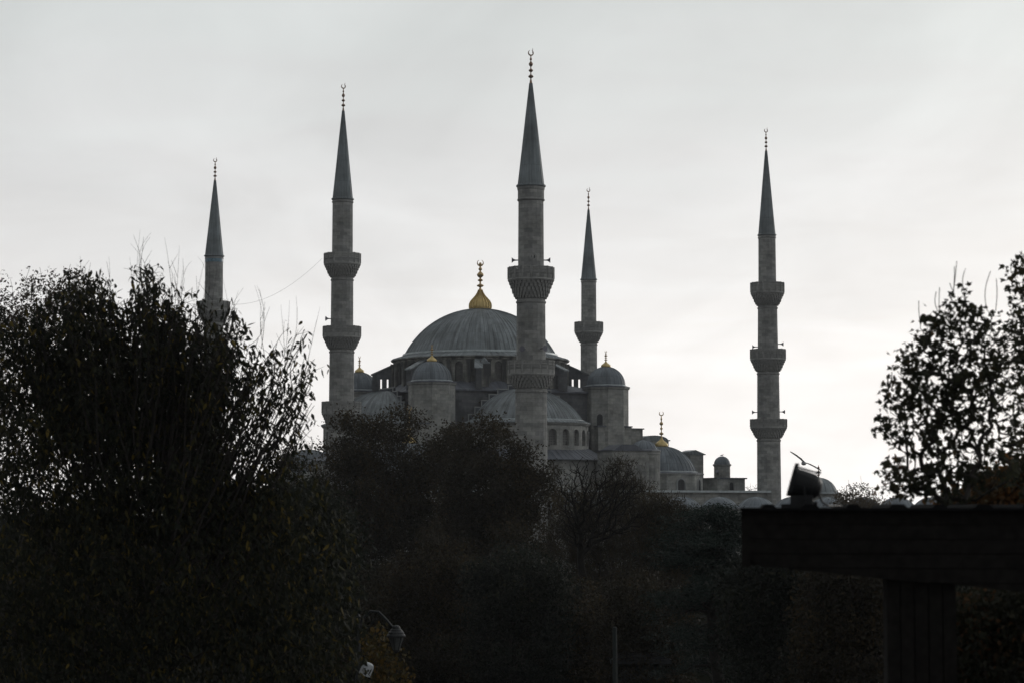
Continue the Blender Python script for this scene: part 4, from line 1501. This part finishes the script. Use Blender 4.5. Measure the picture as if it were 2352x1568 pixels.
# ---- far trees and the dark belt of trees and shrubs below the mosque
def belt():
    Y = 215.0
    tree('far_tree', 'brown twiggy far tree between the domed pavilion and the maple', 'tree', 1975, Y,
         [(1965, 1150, 52, 38, Y, 2.5), (2010, 1170, 45, 32, Y, 2.5), (1940, 1175, 40, 40, Y, 2)], 420, 3, 0.5, 14, (0.3, 0.35, 0.25), (0.20, 0.12), 'small', 'lf_far', bark='bark',
         rtip=0.014, power=0.4, rmax=0.25, droop=0, shoots=[(1950, 1125, 1948, 1100), (1968, 1120, 1970, 1092), (1990, 1130, 1992, 1108), (1935, 1140, 1934, 1118)])
    Y = 400.0
    tree('far_tree', 'faint leafless far tree showing over the gallery roof left of the right-hand minaret', 'tree', 1700, Y,
         [(1690, 1130, 40, 22, Y, 2.0), (1730, 1128, 24, 22, Y, 2.0), (1655, 1135, 30, 20, Y, 2)], 300, 5, 0.7, 0, None, None, None, None, bark='bark', rtip=0.022, power=0.35, rmax=0.25)
    spec = [
        # base px, Y, crown blobs centre x, top row, half width, material, label
        (700, 60, 690, 1110, 130, 'lf_dark', 'dark green tree low between the big leafy tree and the domed brown tree'),
        (-20, 80, -20, 1130, 150, 'lf_dark', 'dark tree behind the big leafy tree, at the left edge of the picture'),
        (190, 78, 190, 1120, 150, 'lf_mid', 'dim brown tree behind the left half of the big leafy tree'),
        (390, 82, 390, 1125, 150, 'lf_dark', 'dark green tree behind the middle of the big leafy tree'),
        (560, 76, 560, 1120, 130, 'lf_mid', 'dim brown tree behind the right half of the big leafy tree'),
        (830, 95, 840, 1290, 150, 'lf_mid', 'dim brown tree above the street lamp'),
        (1010, 92, 1000, 1230, 140, 'lf_mid', 'dim brown tree below the great dome, lower half of the picture'),
        (1180, 88, 1190, 1240, 130, 'lf_dark', 'dim dark green tree straight below the thickest minaret'),
        (1330, 90, 1320, 1330, 110, 'lf_mid', 'dim brown tree around the trunk of the leafless tree'),
        (1480, 85, 1480, 1310, 110, 'lf_mid', 'dim russet tree left of the cedar trunk'),
        (1790, 66, 1790, 1240, 130, 'lf_dark', 'dark green tree seen under the left end of the kiosk roof'),
        (1950, 62, 1950, 1260, 120, 'lf_mid', 'dim yellowing tree seen under the kiosk roof left of its post'),
        (2270, 58, 2270, 1290, 150, 'lf_dark', 'dark shrubby tree seen right of the kiosk post'),
    ]
    for (bx, Y, cx, top, hw, mat, label) in spec:
        s = Y / FPX
        bl = [(cx, top + 90, hw * 0.8, 90, Y, 1.6), (cx - hw * 0.45, top + 150, hw * 0.6, 100, Y, 1.5), (cx + hw * 0.45, top + 150, hw * 0.6, 100, Y, 1.5),
              (cx, top + 260, hw, 130, Y, 2.0)]
        tree('park_tree', label, 'tree', bx, Y, tufts(bl, 40, hw * 0.26, 24, 0.6) + bl, 900, 1.6, 0.3, 28, (0.22, 0.28, 0.19), (0.15, 0.075), 'small', mat, rtip=0.008, power=0.46, rmax=0.2, droop=0.2,
             group='trees of the park below the mosque', tone_pow=1.4)
    Y = 21.0
    tree('rust_leaved_shrub', 'shrub with orange-tinged top seen right of the kiosk post', 'shrub', 2290, Y,
         [(2290, 1440, 110, 75, Y, 0.5), (2230, 1480, 60, 100, Y, 0.5), (2360, 1420, 80, 90, Y, 0.5), (2290, 1560, 140, 110, Y, 0.6), (2260, 1400, 80, 50, Y, 0.4)], 520, 0.8, 0.12, 24, (0.07, 0.09, 0.065), (0.06, 0.033), 'long', 'lf_rustdark',
         rtip=0.004, power=0.47, rmax=0.06, droop=0.4)
    Y = 64.0
    tree('yellow_leaved_shrub', 'yellow and orange leaved shrub under the street lamp at the bottom', 'shrub', 880, Y,
         [(875, 1500, 40, 60, Y, 0.7), (890, 1560, 55, 50, Y, 0.8), (850, 1470, 28, 34, Y, 0.5), (905, 1530, 34, 40, Y, 0.5)], 130, 0.9, 0.2, 8, (0.13, 0.15, 0.14), (0.13, 0.10), 'long', 'lf_yellow',
         rtip=0.005, power=0.47, rmax=0.05, droop=0.5)


belt()


# ------------------------------------------------------------------ wooden kiosk and what stands on it
def kiosk():
    Y = 26.0
    s = Y / FPX
    a = P(1705, HOR, Y)
    root = empty('kiosk', (a.x, Y, ground_z(Y)), -0.104)
    tag(root, 'dark timber kiosk with a deep boarded fascia, ribbed flat roof and thick square post', 'kiosk')
    K = 17.0 / 26.0
    root.location = (a.x * K, Y * K, ground_z(Y))
    root.scale = (K, K, K)
    zt = (EYE - ground_z(Y)) / K
    L = (2560 - 1705) * s
    def low(x):                                   # the fascia deepens to the right
        px = 1705 + x / s
        return zt - (132 + (px - 1705) * 0.092) * s
    f = MB()
    nb = 6
    hb = 0.172
    for i in range(nb):
        z1 = zt - 0.03 - hb * i
        z0 = z1 - hb + 0.010
        y = 0.004 * (i % 2)
        if z0 >= low(0):
            f.box((L / 2, y, (z0 + z1) / 2), (L, 0.045, z1 - z0))
        else:
            # lowest boards are cut along the slanting lower edge
            xs = next((x / 100.0 for x in range(int(L * 100)) if low(x / 100.0) < z1 - 0.012), None)
            if xs is None:
                continue
            xe = next((x / 100.0 for x in range(int(L * 100)) if low(x / 100.0) < z0), None)
            pts = [(xs, z1)] + ([(xe, z0), (L, z0)] if xe else [(L, low(L))]) + [(L, z1)]
            f.prism(pts, y - 0.0225, y + 0.0225)
    f.prism([(0.01, low(0) + 0.02), (L, low(L) + 0.02), (L, zt - 0.05), (0.01, zt - 0.05)], 0.028, 0.07)
    f.prism([(-0.012, low(0) - 0.006), (0.09, low(0) - 0.014), (0.09, zt - 0.03), (-0.012, zt - 0.03)], -0.04, -0.0235)
    f.prism([(0.52, low(0.52) + 0.03), (0.58, low(0.58) - 0.012), (0.60, low(0.6) + 0.03)], -0.02, 0.03)
    f.box((0.03, 1.8, zt - 0.36), (0.05, 3.5, 0.62))
    f.box((L / 2, 3.55, zt - 0.36), (L, 0.05, 0.66))
    for i in range(6):
        f.box((0.5 + i * 0.66, 1.8, zt - 0.16), (0.08, 3.4, 0.16))
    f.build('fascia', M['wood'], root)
    r = MB()
    r.box((L / 2, 1.75, zt - 0.016), (L + 0.05, 3.75, 0.032))
    for i in range(8):
        x = (1762 + 97 * i - 1705) * s + (0.02 if i % 3 == 0 else 0)
        w = 0.085 if i % 2 == 0 else 0.11
        r.prism([(x - w, zt), (x + w, zt), (x + w * 0.6, zt + 0.042), (x - w * 0.6, zt + 0.042)], -0.08, 3.5)
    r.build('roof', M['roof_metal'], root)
    p = MB()
    x0, x1 = (2029 - 1705) * s, (2187 - 1705) * s
    n = 5
    for k in range(n):
        w = (x1 - x0) / n
        p.box((x0 + w * (k + 0.5), 0.12, (zt - 0.5) / 2), (w - 0.014, 0.05 - 0.006 * (k % 2), zt - 0.5))
    p.box(((x0 + x1) / 2, 0.5, (zt - 0.5) / 2), (x1 - x0 - 0.02, 0.68, zt - 0.5))
    p.box(((x0 + x1) / 2, 0.49, 0.12), (x1 - x0 + 0.1, 0.85, 0.24))
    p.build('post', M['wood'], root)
    for (px, py) in ((4.25, 0.5), (4.25, 3.2)):
        p = MB()
        p.box((px, py, (zt - 0.5) / 2), (0.3, 0.3, zt - 0.5))
        p.box((px, py, 0.1), (0.4, 0.4, 0.2))
        p.build('post', M['wood'], root)
    return root


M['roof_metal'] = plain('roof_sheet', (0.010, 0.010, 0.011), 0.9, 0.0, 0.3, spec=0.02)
kiosk()


def floodlight():
    Y = 26.35
    o = P(1843, HOR, Y)
    K = 17.0 / 26.0
    root = empty('floodlight', (o.x * K, Y * K, EYE), -0.15)
    root.scale = (K, K, K)
    tag(root, 'black floodlight with a square flared hood tilted on the kiosk roof', 'floodlight')
    s = Y / FPX
    # picture-plane outline of the housing side, x right, z up, about the mounting point
    def q(x, y):
        return ((x - 1843) * s, (HOR - y) * s)
    m = MB()
    # square front frame: a thick tilted plate
    A, B = Vector((*q(1826, 1070),)), Vector((*q(1807, 1137),))
    ax = (B - A).normalized()
    nx = Vector((ax.y, -ax.x)) * -1
    if nx.x < 0:
        nx = -nx
    depth = 0.40
    def ring(p, half, dep):
        return [(p.x + ax.x * -half, -dep / 2, p.y + ax.y * -half), (p.x + ax.x * half, -dep / 2, p.y + ax.y * half),
                (p.x + ax.x * half, dep / 2, p.y + ax.y * half), (p.x + ax.x * -half, dep / 2, p.y + ax.y * -half)]
    C0 = (A + B) / 2
    hf = (B - A).length / 2
    secs = [(0.0, hf * 1.0, depth), (0.05, hf * 1.0, depth), (0.06, hf * 0.93, depth * 0.93), (0.16, hf * 0.92, depth * 0.9), (0.27, hf * 0.86, depth * 0.82),
            (0.33, hf * 0.74, depth * 0.7), (0.375, hf * 0.45, depth * 0.45), (0.385, hf * 0.1, depth * 0.1)]
    prev = None
    def ring2(p, half, dep, n=20, sq=0.0):
        out = []
        for i in range(n):
            a = 2 * math.pi * (i + 0.5) / n
            c, sn = math.cos(a), math.sin(a)
            k = (1 - sq) + sq / max(abs(c), abs(sn))
            out.append((p.x + ax.x * half * c * k, dep / 2 * sn * k, p.y + ax.y * half * c * k))
        return out
    for i, (dd, hh, dp) in enumerate(secs):
        p = C0 + nx * dd
        rr = ring2(p, hh, dp, 24, 1.0 if i < 2 else max(0.0, 0.85 - 0.16 * i))
        if prev:
            for j in range(24):
                k = (j + 1) % 24
                m.face([prev[j], prev[k], rr[k], rr[j]])
        else:
            m.face(rr)
        prev = rr
    m.face(prev[::-1])
    m.build('housing', M['flood'], root)
    v = MB()
    tp = C0 - ax * hf
    e = tp + nx * 0.30 + ax * 0.015
    v.beam((tp.x, 0, tp.y + 0.004), (e.x, 0, e.y + 0.012), 0.06, 0.02)
    v.box((e.x, 0, e.y + 0.018), (0.06, 0.10, 0.035))
    v.box((tp.x + 0.03, 0, tp.y + 0.02), (0.05, 0.10, 0.03))
    v.build('clamp_bar', M['flood'], root)
    y = MB()
    for sy in (-1, 1):
        c = C0 + nx * 0.17
        y.beam((c.x, sy * 0.215, c.y), (c.x + 0.02, sy * 0.215, 0.02), 0.018, 0.06, up=(0, 1, 0))
    y.box((-0.005, 0, 0.075), (0.27, 0.40, 0.15))
    y.box((-0.09, 0, 0.02), (0.32, 0.30, 0.05))
    y.box((0.0, 0, 0.10), (0.20, 0.2, 0.09))
    y.box((0.13, 0.0, 0.05), (0.10, 0.12, 0.05))
    y.build('bracket', M['flood'], root)
    cb = MB()
    cb.tube([(0.16, 0.0, 0.26), (0.20, 0.02, 0.16), (0.235, 0.03, 0.07), (0.30, 0.1, 0.025), (0.45, 0.5, 0.02), (0.6, 1.4, 0.02)], 0.012, 6)
    cb.build('cable', M['flood'], root)


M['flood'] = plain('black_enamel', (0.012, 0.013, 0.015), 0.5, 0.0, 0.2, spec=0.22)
floodlight()


def gull_mesh(fly):
    m = MB()
    # body along local x
    body = [(-0.26, 0.01), (-0.2, 0.035), (-0.08, 0.07), (0.06, 0.075), (0.15, 0.05), (0.19, 0.045), (0.23, 0.035), (0.26, 0.012), (0.31, 0.004)]
    m.tube([(x, 0, 0.01 if x > 0.12 else 0.0) for x, r in body], [r for x, r in body], 10)
    m.face([(-0.22, -0.03, 0.01), (-0.36, -0.07, 0.0), (-0.36, 0.07, 0.0), (-0.22, 0.03, 0.01)])
    if fly:
        for s in (-1, 1):
            st = [(0.0, 0.04, 0.12, -0.06), (0.18, 0.085, 0.15, -0.10), (0.36, 0.10, 0.12, -0.10), (0.52, 0.10, 0.03, -0.13), (0.66, 0.095, -0.09, -0.14)]
            for i in range(len(st) - 1):
                (y0, z0, f0, b0), (y1, z1, f1, b1) = st[i], st[i + 1]
                for dz in (0.014, -0.014):
                    qq = [(f0, s * y0, z0 + dz), (f1, s * y1, z1 + dz), (b1, s * y1, z1 + dz), (b0 - 0.06, s * y0, z0 + dz)]
                    m.face(qq if (dz > 0) == (s < 0) else qq[::-1])
                m.face([(f0, s * y0, z0 + 0.014), (f0, s * y0, z0 - 0.014), (f1, s * y1, z1 - 0.014), (f1, s * y1, z1 + 0.014)])
    else:
        for s in (-1, 1):
            m.tube([(0.0, s * 0.03, -0.05), (0.01, s * 0.035, -0.16)], 0.01, 5)
            m.face([(0.08, s * 0.078, 0.03), (-0.05, s * 0.085, 0.04), (-0.34, s * 0.02, 0.03), (-0.1, s * 0.08, -0.03)])
    return m


def gulls():
    Y = 78.0
    o = gull_mesh(True).build('gull', M['gull'], smooth=True)
    o.location = P(1846, 1063, Y)
    o.rotation_euler = (math.radians(-4), math.radians(10), math.radians(100))
    o.rotation_euler = (Matrix.Rotation(math.radians(31), 4, 'Y') @ Matrix.Rotation(math.radians(98), 4, 'Z')).to_euler()
    tag(o, 'gull in flight with spread wings just above the floodlight', 'bird', 'gulls')
    p = hall(31.0, -20.2, rel(7.77) + 0.16)
    o2 = gull_mesh(False).build('gull', M['gull'], smooth=True)
    o2.location = p
    o2.rotation_euler = (0, math.radians(-15), 0.3)
    o2.scale = (1.2, 1.2, 1.2)
    tag(o2, 'tiny gull perched on the small domed turret left of the right-hand minaret', 'bird', 'gulls')


gulls()


# ------------------------------------------------------------------ street furniture at the bottom
def street_lamp():
    Y = 60.0
    b = P(824, HOR, Y)
    root = empty('street_lamp', (b.x, Y, 0))
    tag(root, 'black street lamp with arched arm, lantern and pale drum lamp on its pole', 'street lamp')
    s = Y / FPX
    zl = Zp(1440, Y)
    xl = (911 - 824) * s
    m = MB()
    m.lathe([(0.16, 0), (0.16, 0.5), (0.10, 0.62), (0.07, 0.8), (0.06, Zp(1420, Y)), (0.07, Zp(1415, Y)), (0.02, Zp(1408, Y))], 12)
    m.build('pole', M['metal'], root)
    a = MB()
    z1 = Zp(1455, Y)
    pts = [(0.0, 0, z1), (0.12, 0, z1 + 0.42), (0.34, 0, z1 + 0.62), (0.56, 0, z1 + 0.6), (0.78, 0, z1 + 0.38), (0.93, 0, z1 + 0.2), (xl, 0, zl + 0.02)]
    a.tube(pts, 0.035, 8)
    a.tube([(0.0, 0, z1 - 0.1), (0.3, 0, z1 + 0.2), (0.5, 0, z1 + 0.42)], 0.018, 6)
    a.build('arm', M['metal'], root)
    l = MB()
    l.lathe([(0.0, zl + 0.06), (0.08, zl + 0.05), (0.11, zl), (0.12, zl - 0.03), (0.16, zl - 0.06), (0.17, zl - 0.09), (0.215, zl - 0.13), (0.22, zl - 0.17), (0.26, zl - 0.21), (0.26, zl - 0.25), (0.2, zl - 0.27)], 16, c=(xl, 0))
    for i in range(6):
        t = i * math.pi / 3 + 0.2
        l.tube([(xl + 0.21 * math.cos(t), 0.21 * math.sin(t), zl - 0.26), (xl + 0.09 * math.cos(t), 0.09 * math.sin(t), zl - 0.62)], 0.012, 5)
    l.lathe([(0.0, zl - 0.72), (0.05, zl - 0.68), (0.10, zl - 0.62), (0.10, zl - 0.60)], 12, c=(xl, 0))
    lo = l.build('lantern', M['metal'], root)
    g = MB()
    g.lathe([(0.09, zl - 0.61), (0.20, zl - 0.27)], 12, c=(xl, 0))
    g.build('glass', M['lamp_glass'], lo)
    w = MB()
    zc = Zp(1535, Y)
    x0 = (845 - 824) * s
    w.M = Matrix.Translation((x0, -0.1, zc)) @ Matrix.Rotation(math.radians(22), 4, 'Y')
    w.lathe([(0.0, 0.19), (0.08, 0.185), (0.14, 0.15), (0.165, 0.08), (0.165, -0.17), (0.14, -0.18), (0.13, -0.1)], 20)
    w.build('drum_lamp', M['white'], root, smooth=True)


M['lamp_glass'] = plain('milky_glass', (0.08, 0.085, 0.085), 0.3, 0, 0.2)
street_lamp()


def booth():
    Y = 84.0
    b = P(1470, HOR, Y)
    root = empty('booth', (b.x, Y, 0))
    tag(root, 'small pale booth with a dark window below the cedar, at the bottom edge', 'booth')
    s = Y / FPX
    m = MB()
    zt = Zp(1522, Y)
    m.box((0, 0.6, zt / 2), (1.9, 1.2, zt))
    for x in (-0.95, 0.75):
        m.box((x, -0.03, zt / 2), (0.18, 0.16, zt))
    m.build('wall', M['cream'], root)
    r = MB()
    r.box((0, 0.5, zt + 0.08), (2.3, 1.8, 0.16))
    r.prism([(-1.1, zt + 0.16), (1.1, zt + 0.16), (0.6, zt + 0.38), (-0.6, zt + 0.38)], -0.3, 1.3)
    r.build('roof', M['metal'], root)
    w = MB()
    w.box((-0.1, -0.02, zt - 0.75), (1.3, 0.05, 0.95))
    w.build('window', M['glass'], root)
    q = P(1411, HOR, 78)
    pr = empty('pole', (q.x, 78, 0))
    pm = MB()
    pm.lathe([(0.14, 0), (0.14, 0.4), (0.085, 0.5), (0.075, Zp(1440, 78)), (0.0, Zp(1438, 78))], 12)
    pm.build('post', M['cream'], pr)
    tag(pr, 'thin pale pole standing left of the small booth at the bottom', 'pole')


booth()


def parked_car():
    Y = 72.0
    b = P(1878, HOR, Y)
    root = empty('parked_car', (b.x, Y, 0), math.radians(-4))
    tag(root, 'pale car whose roof just shows at the bottom edge below the kiosk', 'car')
    top = Zp(1561.5, Y)
    k = top / 1.47
    body = MB()
    # side outline, x along the car (towards the viewer is -y after turning), z up
    body.M = Matrix.Rotation(math.radians(90), 4, 'Z')
    low = [(-2.15, 0.28), (2.1, 0.28), (2.2, 0.45), (2.15, 0.75), (1.1, 0.93), (-1.75, 0.98), (-2.2, 0.9), (-2.25, 0.5)]
    body.prism([(x * k, z * k) for x, z in low], -0.86 * k, 0.86 * k)
    cab = [(-1.75, 0.98), (1.1, 0.93), (0.35, 1.40), (0.1, 1.46), (-1.0, 1.47), (-1.35, 1.42)]
    n = len(cab)
    for i in range(n):
        (xa, za), (xb, zb) = cab[i], cab[(i + 1) % n]
        ha, hb = (0.86 if za < 1.1 else 0.66), (0.86 if zb < 1.1 else 0.66)
        if i:
            body.face([(xa * k, -ha * k, za * k), (xa * k, ha * k, za * k), (xb * k, hb * k, zb * k), (xb * k, -hb * k, zb * k)])
    for sg in (-1, 1):
        body.face([(x * k, sg * (0.86 if z < 1.1 else 0.66) * k, z * k) for x, z in (cab if sg < 0 else cab[::-1])])
    body.build('body', M['car_paint'], root)
    w = MB()
    w.M = Matrix.Rotation(math.radians(90), 4, 'Z')
    for (xa, za, xb, zb) in ((1.0, 1.0, 0.42, 1.37), (-1.72, 1.04, -1.42, 1.38)):
        d = 0.012 if xa > 0 else -0.012
        w.face([((xa + d) * k, -0.76 * k, (za + 0.012) * k), ((xa + d) * k, 0.76 * k, (za + 0.012) * k), ((xb + d) * k, 0.62 * k, (zb + 0.012) * k), ((xb + d) * k, -0.62 * k, (zb + 0.012) * k)])
    w.build('window', M['glass'], root)
    for x in (-1.4, 1.35):
        for y in (-0.80, 0.80):
            t = MB()
            t.M = Matrix.Translation((-y * k, x * k, 0.32 * k)) @ Matrix.Rotation(math.radians(90), 4, 'Y')
            t.lathe([(0.17 * k, -0.1 * k), (0.31 * k, -0.1 * k), (0.32 * k, -0.07 * k), (0.32 * k, 0.07 * k), (0.31 * k, 0.1 * k), (0.17 * k, 0.1 * k)], 20)
            t.build('wheel', M['metal'], root)


M['car_paint'] = plain('pale_car_paint', (0.55, 0.55, 0.56), 0.3, 0.1, 0.05, spec=0.5)
parked_car()


# ------------------------------------------------------------------ thin grey air
def haze():
    mb = MB()
    mb.box((0, 900, 55), (2400, 2200, 112))
    m = bpy.data.materials.new('thin_haze')
    m.use_nodes = True
    t = NT(m.node_tree)
    t.n.clear()
    o = t.node('ShaderNodeOutputMaterial')
    v = t.node('ShaderNodeVolumePrincipled')
    v.inputs['Color'].default_value = (0.86, 0.88, 0.92, 1)
    v.inputs['Density'].default_value = HAZE
    v.inputs['Anisotropy'].default_value = 0.2
    t.l.new(v.outputs[0], o.inputs['Volume'])
    tag(mb.build('haze', m), kind='stuff')


HAZE = 0.00011
haze()
